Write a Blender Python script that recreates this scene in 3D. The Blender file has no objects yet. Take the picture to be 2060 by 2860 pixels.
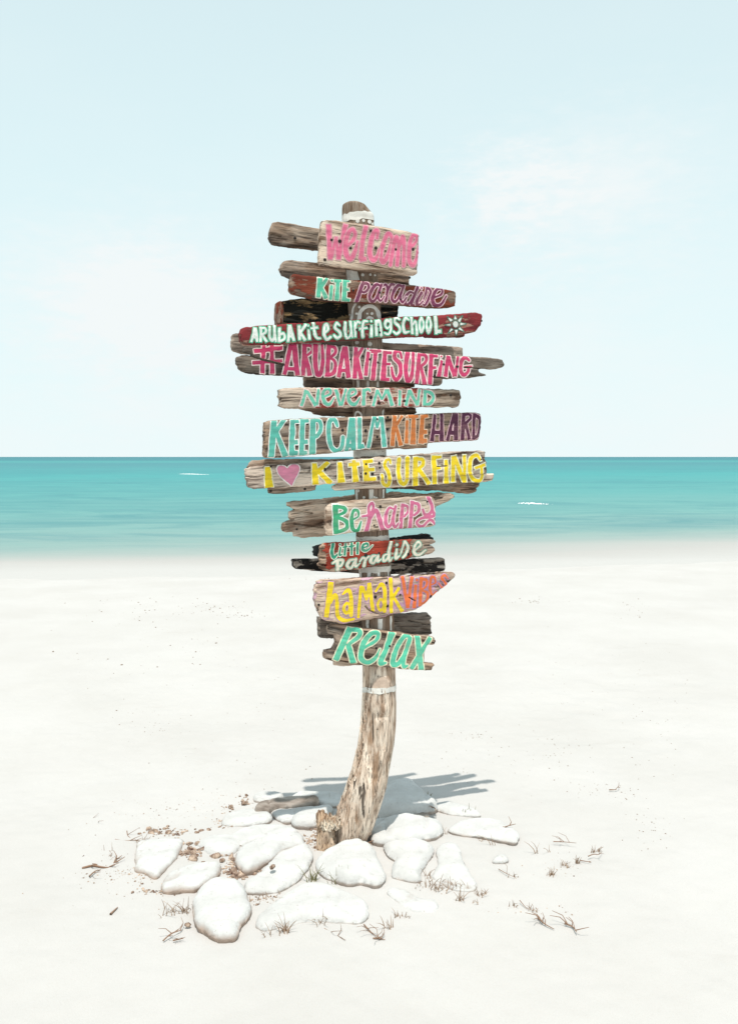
import bpy, math, random
import numpy as np
from mathutils import Vector, Matrix

# ------------------------------------------------------------------ camera, sky, sun, exposure
F_PX, CAM_H, CAM_D = 2500.0, 1.5, 3.43          # focal length in photo pixels, eye height, distance to the post
PITCH = math.atan(154.0 / F_PX)
scene = bpy.context.scene
cam_data = bpy.data.cameras.new("camera")
cam_data.sensor_fit = 'VERTICAL'
cam_data.sensor_height = 36.0
cam_data.lens = 36.0 * F_PX / 2860.0
cam_data.clip_end = 60000.0
cam = bpy.data.objects.new("camera", cam_data)
scene.collection.objects.link(cam)
cam.location = (0, -CAM_D, CAM_H)
cam.rotation_euler = (math.pi / 2 - PITCH, 0, 0)
scene.camera = cam

SUN_A, SUN_B = 0.03, 0.28                        # ground shift of a shadow per metre of height (x, y)
sun_vec = Vector((-SUN_A, -SUN_B, 1.0)).normalized()
SUN_EL = math.asin(sun_vec.z)
SUN_AZ = math.atan2(sun_vec.x, sun_vec.y)        # clockwise from +Y
world = bpy.data.worlds.new("World")
scene.world = world
world.use_nodes = True
wn, wl = world.node_tree.nodes, world.node_tree.links
bg = wn['Background']
sky = wn.new('ShaderNodeTexSky')
sky.sky_type = 'NISHITA'
sky.sun_disc = False
sky.sun_elevation = SUN_EL
sky.sun_rotation = SUN_AZ
sky.air_density = 1.0
sky.dust_density = 0.6
sky.ozone_density = 1.4
bg.inputs['Strength'].default_value = 0.11
tc = wn.new('ShaderNodeTexCoord')
def w_math(op, a, b=None, c=None, clamp=False):
    n = wn.new('ShaderNodeMath'); n.operation = op; n.use_clamp = clamp
    for i, v in enumerate((a, b, c)):
        if v is None: continue
        if isinstance(v, (int, float)): n.inputs[i].default_value = v
        else: wl.new(v, n.inputs[i])
    return n.outputs[0]
wmap = wn.new('ShaderNodeMapping'); wmap.inputs['Scale'].default_value = (2.2, 2.2, 6.5)
wl.new(tc.outputs['Generated'], wmap.inputs['Vector'])
wnoise = wn.new('ShaderNodeTexNoise'); wnoise.inputs['Scale'].default_value = 1.6
wnoise.inputs['Detail'].default_value = 7; wnoise.inputs['Roughness'].default_value = 0.55
wl.new(wmap.outputs['Vector'], wnoise.inputs['Vector'])
wnoise2 = wn.new('ShaderNodeTexNoise'); wnoise2.inputs['Scale'].default_value = 14.0
wnoise2.inputs['Detail'].default_value = 6; wnoise2.inputs['Roughness'].default_value = 0.6
wl.new(wmap.outputs['Vector'], wnoise2.inputs['Vector'])
sep = wn.new('ShaderNodeSeparateXYZ'); wl.new(tc.outputs['Generated'], sep.inputs['Vector'])
# thin high veil everywhere, thicker towards the horizon
low = w_math('SUBTRACT', 1.0, w_math('MULTIPLY', w_math('ABSOLUTE', sep.outputs['Z']), 1.1), clamp=True)
veil = w_math('MULTIPLY_ADD', w_math('POWER', low, 0.8), 0.38, 0.60, clamp=True)
streak = w_math('MULTIPLY', w_math('SUBTRACT', wnoise.outputs['Fac'], 0.42, clamp=True), 1.5)
band = w_math('MULTIPLY', streak, w_math('POWER', low, 3.0))
blob = None
for (bx, by, rad, amt) in ((1590, 545, .065, .4), (1430, 500, .034, .6), (1720, 520, .08, .5), (1400, 590, .04, .3), (1280, 760, .05, .35),
                           (380, 800, .075, .7), (500, 860, .06, .5), (300, 920, .08, .5), (1600, 960, .09, .4), (560, 1010, .09, .35)):
    u, v = (bx - 1030) / F_PX, (1430 - by) / F_PX
    d = Vector((u, math.cos(PITCH) + v * math.sin(PITCH), -math.sin(PITCH) + v * math.cos(PITCH))).normalized()
    vm = wn.new('ShaderNodeVectorMath'); vm.operation = 'DISTANCE'
    sc = wn.new('ShaderNodeVectorMath'); sc.operation = 'MULTIPLY'; sc.inputs[1].default_value = (1, 1, 1.7)
    wl.new(tc.outputs['Generated'], sc.inputs[0]); wl.new(sc.outputs[0], vm.inputs[0])
    vm.inputs[1].default_value = (d.x, d.y, d.z * 1.7)
    dist = w_math('ADD', vm.outputs['Value'], w_math('MULTIPLY', w_math('SUBTRACT', wnoise2.outputs['Fac'], 0.5), 0.17))
    m = w_math('MULTIPLY', w_math('POWER', w_math('SUBTRACT', 1.0, w_math('DIVIDE', dist, rad * 2.5), clamp=True), 1.5), amt)
    blob = m if blob is None else w_math('ADD', blob, m)
cover = veil
cloud = w_math('ADD', w_math('ADD', w_math('MULTIPLY', band, 1.1), blob), w_math('MULTIPLY', w_math('POWER', low, 9.0), 0.45), clamp=True)
wmix = wn.new('ShaderNodeMix'); wmix.data_type = 'RGBA'
wl.new(cover, wmix.inputs[0]); wl.new(sky.outputs['Color'], wmix.inputs[6])
wmix.inputs[7].default_value = (7.3, 8.95, 9.1, 1)
wmix2 = wn.new('ShaderNodeMix'); wmix2.data_type = 'RGBA'
wl.new(cloud, wmix2.inputs[0]); wl.new(wmix.outputs[2], wmix2.inputs[6]); wmix2.inputs[7].default_value = (8.15, 8.6, 8.65, 1)
wl.new(wmix2.outputs[2], bg.inputs['Color'])

sun_data = bpy.data.lights.new("sun", 'SUN')
sun_data.energy = 3.9
sun_data.angle = math.radians(0.55)
sun_data.color = (1.0, 0.955, 0.89)
sun = bpy.data.objects.new("sun", sun_data)
scene.collection.objects.link(sun)
sun.rotation_euler = sun_vec.to_track_quat('Z', 'Y').to_euler()
scene.view_settings.view_transform = 'Standard'
scene.view_settings.look = 'None'
scene.view_settings.exposure = 0.0
scene.view_settings.gamma = 1.0
scene.view_settings.use_curve_mapping = False

# ------------------------------------------------------------------ helpers
rng = np.random.RandomState(7)
TAB = rng.rand(64, 256, 256)
def vnoise(x, y, s=0):
    t = TAB[s % 64]
    xi, yi = np.floor(x).astype(int), np.floor(y).astype(int)
    fx, fy = x - xi, y - yi
    fx = fx * fx * (3 - 2 * fx); fy = fy * fy * (3 - 2 * fy)
    x0, x1, y0, y1 = xi % 256, (xi + 1) % 256, yi % 256, (yi + 1) % 256
    return (t[x0, y0] * (1 - fx) * (1 - fy) + t[x1, y0] * fx * (1 - fy) + t[x0, y1] * (1 - fx) * fy + t[x1, y1] * fx * fy) * 2 - 1

CROP = {'A': (720, 540, 3.268), 'B': (740, 720, 2.8172), 'C': (620, 840, 3.7136), 'D': (1000, 840, 3.7136),
        'E': (660, 1060, 3.8905), 'F': (1000, 1060, 3.8905), 'G': (760, 1360, 2.9179), 'H': (860, 1560, 3.5522),
        'I': (640, 2150, 2.0425), 'J': (230, 2200, 2.7233), 'K': (700, 2200, 2.7233), 'L': (1230, 2100, 2.7233),
        'T': (850, 1850, 4.085), 'Z': (0, 0, .7932)}
def crop_pts(spec):
    """'A 1,2 3,4 B 5,6' -> source pixel points"""
    out, c = [], None
    for tok in spec.split():
        if tok in CROP: c = CROP[tok]
        else:
            x, y = map(float, tok.split(','))
            out.append((c[0] + x / c[2], c[1] + y / c[2]))
    return np.array(out)
CAMP = np.array([0, -CAM_D, CAM_H])
def rays(p):
    p = np.asarray(p, float)
    u, v = (p[:, 0] - 1030) / F_PX, (1430 - p[:, 1]) / F_PX
    return np.stack([u, math.cos(PITCH) + v * math.sin(PITCH), -math.sin(PITCH) + v * math.cos(PITCH)], 1)
def on_plane(p, p0, n):
    r = rays(p)
    t = ((np.asarray(p0) - CAMP) @ n) / (r @ n)
    return CAMP + r * t[:, None]
def ground_at(px, py, z=0.0):
    return on_plane([(px, py)], (0, 0, z), np.array([0, 0, 1.0]))[0]

def poly_sd(poly, x, y):
    """signed distance, positive inside"""
    shp = x.shape; x, y = x.ravel(), y.ravel()
    d = np.full(x.shape, 1e9); ins = np.zeros(x.shape, bool)
    n = len(poly)
    for i in range(n):
        ax, ay = poly[i]; bx, by = poly[(i + 1) % n]
        ex, ey = bx - ax, by - ay
        t = np.clip(((x - ax) * ex + (y - ay) * ey) / (ex * ex + ey * ey + 1e-18), 0, 1)
        d = np.minimum(d, np.hypot(x - ax - t * ex, y - ay - t * ey))
        c = ((ay > y) != (by > y)) & (x < (bx - ax) * (y - ay) / (by - ay + 1e-18) + ax)
        ins ^= c
    return np.where(ins, d, -d).reshape(shp)
def catmull(P, k=6, closed=False):
    P = np.array(P, float)
    if len(P) < 3: return P
    Q = np.vstack([P[-1], P, P[0], P[1]]) if closed else np.vstack([2 * P[0] - P[1], P, 2 * P[-1] - P[-2]])
    out = []
    m = len(P) if closed else len(P) - 1
    for i in range(m):
        a, b, c, d = Q[i:i + 4]
        for t in np.arange(k) / k:
            out.append(.5 * ((2 * b) + (c - a) * t + (2 * a - 5 * b + 4 * c - d) * t * t + (-a + 3 * b - 3 * c + d) * t ** 3))
    out.append(P[0] if closed else P[-1])
    return np.array(out)
def strokes_sd(strokes, x, y):
    """strokes: (kind, pts Nx3 in metres with full width); positive inside"""
    best = np.full(x.shape, -1e9)
    for kind, P in strokes:
        if kind == 'p':
            best = np.maximum(best, poly_sd(P[:, :2], x, y)); continue
        if kind in 'so':
            P = catmull(P, 6, kind == 'o')
            for a, b in zip(P[:-1], P[1:]):
                ex, ey = b[0] - a[0], b[1] - a[1]
                t = np.clip(((x - a[0]) * ex + (y - a[1]) * ey) / (ex * ex + ey * ey + 1e-18), 0, 1)
                best = np.maximum(best, (a[2] + (b[2] - a[2]) * t) / 2 - np.hypot(x - a[0] - t * ex, y - a[1] - t * ey))
        elif kind == 'd':
            best = np.maximum(best, P[0, 2] / 2 - np.hypot(x - P[0, 0], y - P[0, 1]))
        else:
            for a, b in zip(P[:-1], P[1:]):
                e = b[:2] - a[:2]; L = np.hypot(*e) + 1e-9; e = e / L; nn = np.array([-e[1], e[0]])
                s = (x - a[0]) * e[0] + (y - a[1]) * e[1]
                q = np.abs((x - a[0]) * nn[0] + (y - a[1]) * nn[1])
                w = (a[2] + (b[2] - a[2]) * np.clip(s / L, 0, 1)) / 2
                best = np.maximum(best, np.minimum(np.minimum(s, L - s), w - q))
            for a in P[1:-1]:
                best = np.maximum(best, a[2] / 2 - np.hypot(x - a[0], y - a[1]))
    return best

def march(d):
    """filled marching squares on grid d (positive inside): verts in index space, faces, boundary segments"""
    nx, ny = d.shape
    ins = d > 0
    case = (ins[:-1, :-1] * 1 + ins[1:, :-1] * 2 + ins[1:, 1:] * 4 + ins[:-1, 1:] * 8)
    N = nx * ny
    gi, gj = np.meshgrid(np.arange(nx), np.arange(ny), indexing='ij')
    def lerp(a, b):
        den = a - b
        den = np.where(np.abs(den) < 1e-12, 1e-12, den)
        return np.clip(a / den, 0.02, 0.98)
    V = [np.stack([gi.ravel(), gj.ravel()], 1).astype(float)]
    tx = lerp(d[:-1, :], d[1:, :]); V.append(np.stack([(gi[:-1, :] + tx).ravel(), gj[:-1, :].ravel()], 1))
    ty = lerp(d[:, :-1], d[:, 1:]); V.append(np.stack([gi[:, :-1].ravel(), (gj[:, :-1] + ty).ravel()], 1))
    V = np.vstack(V)
    H0, V0 = N, N + (nx - 1) * ny
    g = lambda i, j: i * ny + j
    he = lambda i, j: H0 + i * ny + j
    ve = lambda i, j: V0 + i * (ny - 1) + j
    # corner 0 (i,j) 1 (i+1,j) 2 (i+1,j+1) 3 (i,j+1); edges 4: 0-1, 5: 1-2, 6: 2-3, 7: 3-0
    T = {1: [[0, 4, 7]], 2: [[1, 5, 4]], 3: [[0, 1, 5, 7]], 4: [[2, 6, 5]], 5: [[0, 4, 7], [2, 6, 5]], 6: [[1, 2, 6, 4]],
         7: [[0, 1, 2, 6, 7]], 8: [[3, 7, 6]], 9: [[0, 4, 6, 3]], 10: [[1, 5, 4], [3, 7, 6]], 11: [[0, 1, 5, 6, 3]],
         12: [[2, 3, 7, 5]], 13: [[0, 4, 5, 2, 3]], 14: [[1, 2, 3, 7, 4]], 15: [[0, 1, 2, 3]]}
    faces, segs = [], []
    for c, polys in T.items():
        I, J = np.nonzero(case == c)
        if len(I) == 0: continue
        ids = {0: g(I, J), 1: g(I + 1, J), 2: g(I + 1, J + 1), 3: g(I, J + 1),
               4: he(I, J), 5: ve(I + 1, J), 6: he(I, J + 1), 7: ve(I, J)}
        for pl in polys:
            faces.append(np.stack([ids[k] for k in pl], 1))
            for a, b in zip(pl, pl[1:] + pl[:1]):
                if a > 3 and b > 3: segs.append(np.stack([ids[a], ids[b]], 1))
    if not faces: return None
    used = np.unique(np.concatenate([f.ravel() for f in faces]))
    remap = np.full(len(V), -1); remap[used] = np.arange(len(used))
    faces = [remap[f] for f in faces]
    segs = remap[np.vstack(segs)] if segs else np.zeros((0, 2), int)
    return V[used], faces, segs

def new_mesh(name, verts, faces, mats=(), mat_idx=None, smooth=True):
    me = bpy.data.meshes.new(name)
    me.from_pydata(np.asarray(verts).tolist(), [], faces)
    for m in mats: me.materials.append(m)
    if mat_idx is not None: me.polygons.foreach_set('material_index', np.asarray(mat_idx, dtype=np.int32))
    if smooth: me.polygons.foreach_set('use_smooth', np.ones(len(me.polygons), bool))
    me.update()
    return me
def link(name, me, parent=None, matrix=None, **props):
    o = bpy.data.objects.new(name, me)
    scene.collection.objects.link(o)
    if parent is not None: o.parent = parent
    if matrix is not None: o.matrix_world = matrix
    for k, v in props.items(): o[k] = v
    return o

def slab(sd, bounds, pitch, top, bot):
    """closed solid over a planar outline. sd(x,y) positive inside; top/bot(x,y,d) heights"""
    x0, y0, x1, y1 = bounds
    nx, ny = int((x1 - x0) / pitch) + 2, int((y1 - y0) / pitch) + 2
    X, Y = np.meshgrid(x0 + np.arange(nx) * pitch, y0 + np.arange(ny) * pitch, indexing='ij')
    r = march(sd(X, Y))
    if r is None: return None
    V, F, S = r
    vx, vy = x0 + V[:, 0] * pitch, y0 + V[:, 1] * pitch
    d = np.maximum(sd(vx, vy), 0)
    zt, zb = top(vx, vy, d), bot(vx, vy, d)
    n = len(V)
    verts = np.vstack([np.stack([vx, vy, zt], 1), np.stack([vx, vy, zb], 1)])
    faces = []
    for f in F:
        faces += f.tolist()
        faces += (f[:, ::-1] + n).tolist()
    if len(S):
        faces += np.stack([S[:, 1], S[:, 0], S[:, 0] + n, S[:, 1] + n], 1).tolist()
    return verts, faces
def sheet(sd, bounds, pitch):
    x0, y0, x1, y1 = bounds
    nx, ny = int((x1 - x0) / pitch) + 2, int((y1 - y0) / pitch) + 2
    X, Y = np.meshgrid(x0 + np.arange(nx) * pitch, y0 + np.arange(ny) * pitch, indexing='ij')
    r = march(sd(X, Y))
    if r is None: return None
    V, F, S = r
    return x0 + V[:, 0] * pitch, y0 + V[:, 1] * pitch, F

# ------------------------------------------------------------------ materials
def lin(c):
    return tuple(((v / 255) / 12.92 if v / 255 <= .04045 else ((v / 255 + .055) / 1.055) ** 2.4) for v in c) + (1,)
class NT:
    def __init__(s, name, rough=.8, spec=.25):
        s.m = bpy.data.materials.new(name); s.m.use_nodes = True
        s.n, s.l = s.m.node_tree.nodes, s.m.node_tree.links
        s.b = s.n['Principled BSDF']; s.b.inputs['Roughness'].default_value = rough
        s.b.inputs['Specular IOR Level'].default_value = spec
        s.tc = s.n.new('ShaderNodeTexCoord')
    def map(s, scale, loc=(0, 0, 0), src='Object'):
        m = s.n.new('ShaderNodeMapping'); m.inputs['Scale'].default_value = scale; m.inputs['Location'].default_value = loc
        s.l.new(s.tc.outputs[src], m.inputs['Vector']); return m.outputs[0]
    def noise(s, vec, scale=1, detail=5, rough=.55, dist=0):
        t = s.n.new('ShaderNodeTexNoise'); t.inputs['Scale'].default_value = scale; t.inputs['Detail'].default_value = detail
        t.inputs['Roughness'].default_value = rough; t.inputs['Distortion'].default_value = dist
        s.l.new(vec, t.inputs['Vector']); return t.outputs['Fac']
    def ramp(s, fac, stops):
        r = s.n.new('ShaderNodeValToRGB'); e = r.color_ramp.elements
        while len(e) < len(stops): e.new(.5)
        for el, (p, c) in zip(e, stops):
            el.position = p; el.color = (c, c, c, 1) if isinstance(c, (int, float)) else c
        s.l.new(fac, r.inputs['Fac']); return r.outputs['Color']
    def mix(s, fac, a, b, mode='MIX'):
        m = s.n.new('ShaderNodeMix'); m.data_type = 'RGBA'; m.blend_type = mode
        for i, v in ((0, fac), (6, a), (7, b)):
            if isinstance(v, (int, float)): m.inputs[i].default_value = v
            elif isinstance(v, tuple): m.inputs[i].default_value = v
            else: s.l.new(v, m.inputs[i])
        return m.outputs[2]
    def math(s, op, a, b=0.0, clamp=False):
        m = s.n.new('ShaderNodeMath'); m.operation = op; m.use_clamp = clamp
        for i, v in enumerate((a, b)):
            if isinstance(v, (int, float)): m.inputs[i].default_value = v
            else: s.l.new(v, m.inputs[i])
        return m.outputs[0]
    def bump(s, h, strength=.5, dist=.002, prev=None):
        b = s.n.new('ShaderNodeBump'); b.inputs['Strength'].default_value = strength; b.inputs['Distance'].default_value = dist
        s.l.new(h, b.inputs['Height'])
        if prev is not None: s.l.new(prev, b.inputs['Normal'])
        return b.outputs[0]
    def done(s, col, nrm=None):
        if isinstance(col, tuple): s.b.inputs['Base Color'].default_value = col
        else: s.l.new(col, s.b.inputs['Base Color'])
        if nrm is not None: s.l.new(nrm, s.b.inputs['Normal'])
        return s.m

def wood(name, *args, **kw):
    return _wood(name, *args, **kw)
def _wood(name, light=(196, 172, 150), dark=(98, 74, 56), bleach=.35, grey=.3, paint=None, amount=.5, xr=None, seed=0, axis='x', paint2=None, upper=None):
    w = NT(name, .88, .15)
    ax = (3.2, 34, 34) if axis == 'x' else (34, 34, 3.2)
    fine = (12, 230, 60) if axis == 'x' else (190, 190, 12)
    loc = (seed * 3.7, seed * 1.9, seed * .7)
    wob = w.noise(w.map((5, 5, 5), loc), 1, 3)
    g1 = w.noise(w.map(ax, loc), 1.0, 7, .62, .5)
    g2 = w.noise(w.map(fine, loc), 1.0, 4, .6, .25)
    blot = w.noise(w.map((7, 14, 14) if axis == 'x' else (14, 14, 7), loc), 1.3, 6, .6)
    col = w.mix(w.ramp(g1, [(.39, 0.0), (.58, 1.0)]), lin(dark), lin(light))
    col = w.mix(w.math('MULTIPLY', w.ramp(wob, [(.4, 0.0), (.65, 1.0)]), grey), col, lin((150, 140, 132)))
    col = w.mix(w.math('MULTIPLY', w.ramp(blot, [(.5, 0.0), (.68, 1.0)]), bleach), col, lin((222, 208, 192)))
    col = w.mix(w.ramp(g2, [(.34, .85), (.47, 0.0)]), col, lin((50, 36, 28)))
    spots = w.noise(w.map((9, 30, 30) if axis == 'x' else (34, 34, 3.5), (seed * 5.1, 2, 8)), 1.1, 5, .62)
    col = w.mix(w.ramp(spots, [(.30, .7), (.37, 0.0)]), col, lin((46, 33, 26)))
    crack = w.ramp(w.noise(w.map((1.6, 48, 48) if axis == 'x' else (44, 44, 1.6), (seed * 2.1, 3, 1)), 1, 2, .4, .8), [(.30, 1.0), (.345, 0.0)])
    col = w.mix(w.math('MULTIPLY', crack, .85), col, lin((38, 27, 21)))
    hgt = w.math('ADD', w.math('MULTIPLY', g1, .8), w.math('MULTIPLY', g2, .45))
    hgt = w.math('SUBTRACT', hgt, w.math('MULTIPLY', crack, .9))
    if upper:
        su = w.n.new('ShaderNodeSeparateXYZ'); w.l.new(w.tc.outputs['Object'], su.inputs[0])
        shade_z = w.math('ADD', su.outputs[2], w.math('MULTIPLY', w.math('SUBTRACT', blot, .5), .5))
        col = w.mix(w.ramp(w.math('MULTIPLY', shade_z, .5), [(.36, 0.0), (.42, .75)]), col, lin(upper))  # shade on the upper post, mixed into the wood colour by height
    if paint:
        pm = w.noise(w.map((9, 26, 26), (seed, seed * 2.2, 1)), 1.2, 8, .68, .3)
        lo = .62 - amount * .36
        mask = w.ramp(pm, [(lo, 0.0), (lo + .035, 1.0)])
        if xr:
            sx = w.n.new('ShaderNodeSeparateXYZ'); w.l.new(w.tc.outputs['Object'], sx.inputs[0])
            e = w.math('MULTIPLY', w.math('SUBTRACT', pm, .5), .12)
            xx = w.math('ADD', sx.outputs[0], e)
            m1 = w.math('MULTIPLY', w.math('GREATER_THAN', xx, xr[0]), w.math('LESS_THAN', xx, xr[1]))
            mask = w.math('MULTIPLY', mask, m1)
        pc = w.mix(w.ramp(blot, [(.4, 0.0), (.6, 1.0)]), lin(paint), lin(paint2 or tuple(int(c * .72) for c in paint)))
        col = w.mix(mask, col, pc)
        hgt = w.math('ADD', hgt, w.math('MULTIPLY', mask, .25))
    return w.done(col, w.bump(hgt, .95, .005))
def paint_mat(name, rgb, wear=.25):
    w = NT(name, .6, .3)
    n = w.noise(w.map((10, 30, 30)), 1.4, 6, .6)
    g = w.noise(w.map((9, 170, 60)), 1, 5, .62, .25)
    c1, c2 = lin(rgb), lin(tuple(min(255, int(c * .86)) for c in rgb))
    col = w.mix(w.ramp(n, [(.38, 0.0), (.62, 1.0)]), c2, c1)
    chips = w.ramp(w.noise(w.map((22, 110, 60), (4, 4, 4)), 1, 7, .72), [(.30, wear * 2.2), (.36, 0.0)])
    col = w.mix(chips, col, lin((160, 138, 120)))
    thin = w.ramp(w.noise(w.map((14, 42, 42), (9, 2, 1)), 1.1, 5, .6), [(.34, .16), (.52, 0.0)])
    col = w.mix(thin, col, lin((176, 152, 134)))
    return w.done(col, w.bump(g, .5, .0015))
# ------------------------------------------------------------------ wood and paint materials
M = {
    'tan': wood('sunbleached_tan_wood', (224, 200, 178), (124, 98, 80), .55, .2, seed=1),
    'grey': wood('weathered_grey_wood', (198, 176, 158), (84, 66, 54), .4, .4, seed=2),
    'brown': wood('weathered_brown_wood', (166, 138, 116), (60, 45, 35), .3, .35, seed=3),
    'darkgrey': wood('dark_weathered_wood', (126, 111, 98), (40, 32, 27), .15, .5, seed=4),
    'pale': wood('pale_driftwood', (234, 214, 194), (136, 108, 88), .6, .2, seed=5),
    'rust': wood('red_brown_painted_wood', (150, 120, 100), (82, 60, 46), .2, .3, paint=(128, 66, 48), amount=.40, paint2=(104, 50, 38), seed=6),
    'red': wood('red_painted_wood', (168, 120, 104), (80, 54, 42), .2, .1, paint=(138, 54, 56), amount=.50, seed=7, paint2=(104, 42, 46)),
    'redworn': wood('worn_red_painted_wood', (212, 190, 170), (86, 66, 52), .45, .2, paint=(168, 78, 66), amount=.34, xr=(-.22, .2), seed=8),
    'redlittle': wood('brick_red_painted_wood', (184, 156, 134), (80, 62, 50), .25, .3, paint=(160, 66, 50), amount=.55, xr=(-.2, .14), seed=9),
    'black': wood('charred_black_wood', (150, 122, 84), (34, 28, 22), .1, .1, paint=(34, 34, 30), amount=.50, seed=10, paint2=(30, 30, 26)),
    'blackteal': wood('black_painted_wood', (96, 84, 74), (36, 32, 30), .1, .3, paint=(58, 60, 60), amount=.6, seed=11, paint2=(30, 32, 33)),
    'mottled': wood('black_paint_flaking_to_grey_wood', (176, 164, 152), (120, 106, 94), .3, .3, paint=(44, 40, 38), amount=.38, seed=12, paint2=(30, 28, 27)),
    'hamak': wood('pink_washed_tan_wood', (228, 200, 178), (132, 102, 84), .45, .1, paint=(206, 170, 176), amount=.22, xr=(-.3, .26), seed=13, paint2=(196, 150, 176)),
    'streaky': wood('streaky_split_driftwood', (226, 204, 186), (70, 53, 43), .65, .25, seed=14),
    'nail_hole': NT('nail_hole_dark', .7, .4).done(lin((34, 25, 20))),  # near-black disc, painted darkness of a hole in the board
    'post': wood('driftwood_post_wood', (246, 226, 206), (166, 136, 112), .7, .15, seed=15, axis='z', upper=(98, 78, 63)),  # upper is a painted shade tone, not a second wood
    'white': paint_mat('white_post_paint', (236, 232, 224), .3),
    'dimwhite': paint_mat('thin_white_post_paint', (226, 220, 210), .4),
    'faint': paint_mat('faded_cream_post_paint', (214, 190, 170), .5),
}
_paint = {}
def P(rgb, wear=.2):
    if (rgb, wear) not in _paint: _paint[(rgb, wear)] = paint_mat('painted_letter_colour_%d' % len(_paint), rgb, wear)
    return _paint[(rgb, wear)]

YAW = math.radians(19)
YAWS = (('behind the Welcome', 12), ('just below the Welcome', 24), ('lettered Welcome', 14), ('KITE paradise', 23), ('charred black', 18), ('lettered ARUBA', 23), ('hashtag ARUBA', 16),
        ('under the hashtag', 22), ('lettered Nevermind', 20), ('KEEP CALM', 24), ('Be happy in', 20), ('behind the Be happy', 15), ('in green and cream', 15), ('lettered hamak', 22), ('lettered Relax', 18))
DEPTH_K = CAM_D / F_PX

root = bpy.data.objects.new('signpost', None); scene.collection.objects.link(root)
root.location = (0, 0, 0)
root['label'] = 'tall driftwood post nailed full of hand painted colourful wooden sign boards, standing among white stones'
root['category'] = 'signpost'

def nail_hole_mesh():
    v, f = [], []
    for k, (r, z) in enumerate(((1, -.001), (.85, .0006), (.45, .0010))):
        for i in range(8):
            a = i * math.pi / 4; v.append((r * .0052 * math.cos(a), r * .0052 * math.sin(a), z))
    for k in range(2):
        for i in range(8): f.append((k * 8 + i, k * 8 + (i + 1) % 8, k * 8 + 8 + (i + 1) % 8, k * 8 + 8 + i))
    f.append(tuple(range(16, 24)))
    return new_mesh('nail_hole', v, f, [M['nail_hole']])
NAIL_HOLE = nail_hole_mesh()

def parse(crop, text):
    """letter strokes 'l x,y,w x,y,w; s ...' into photo pixels"""
    ox, oy, s = CROP[crop]
    out = []
    for part in text.split(';'):
        tk = part.split()
        if not tk: continue
        pts = []
        for q in tk[1:]:
            a = list(map(float, q.split(',')))
            pts.append((ox + a[0] / s, oy + a[1] / s, (a[2] if len(a) > 2 else 0) / s))
        out.append((tk[0], np.array(pts)))
    return out

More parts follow.
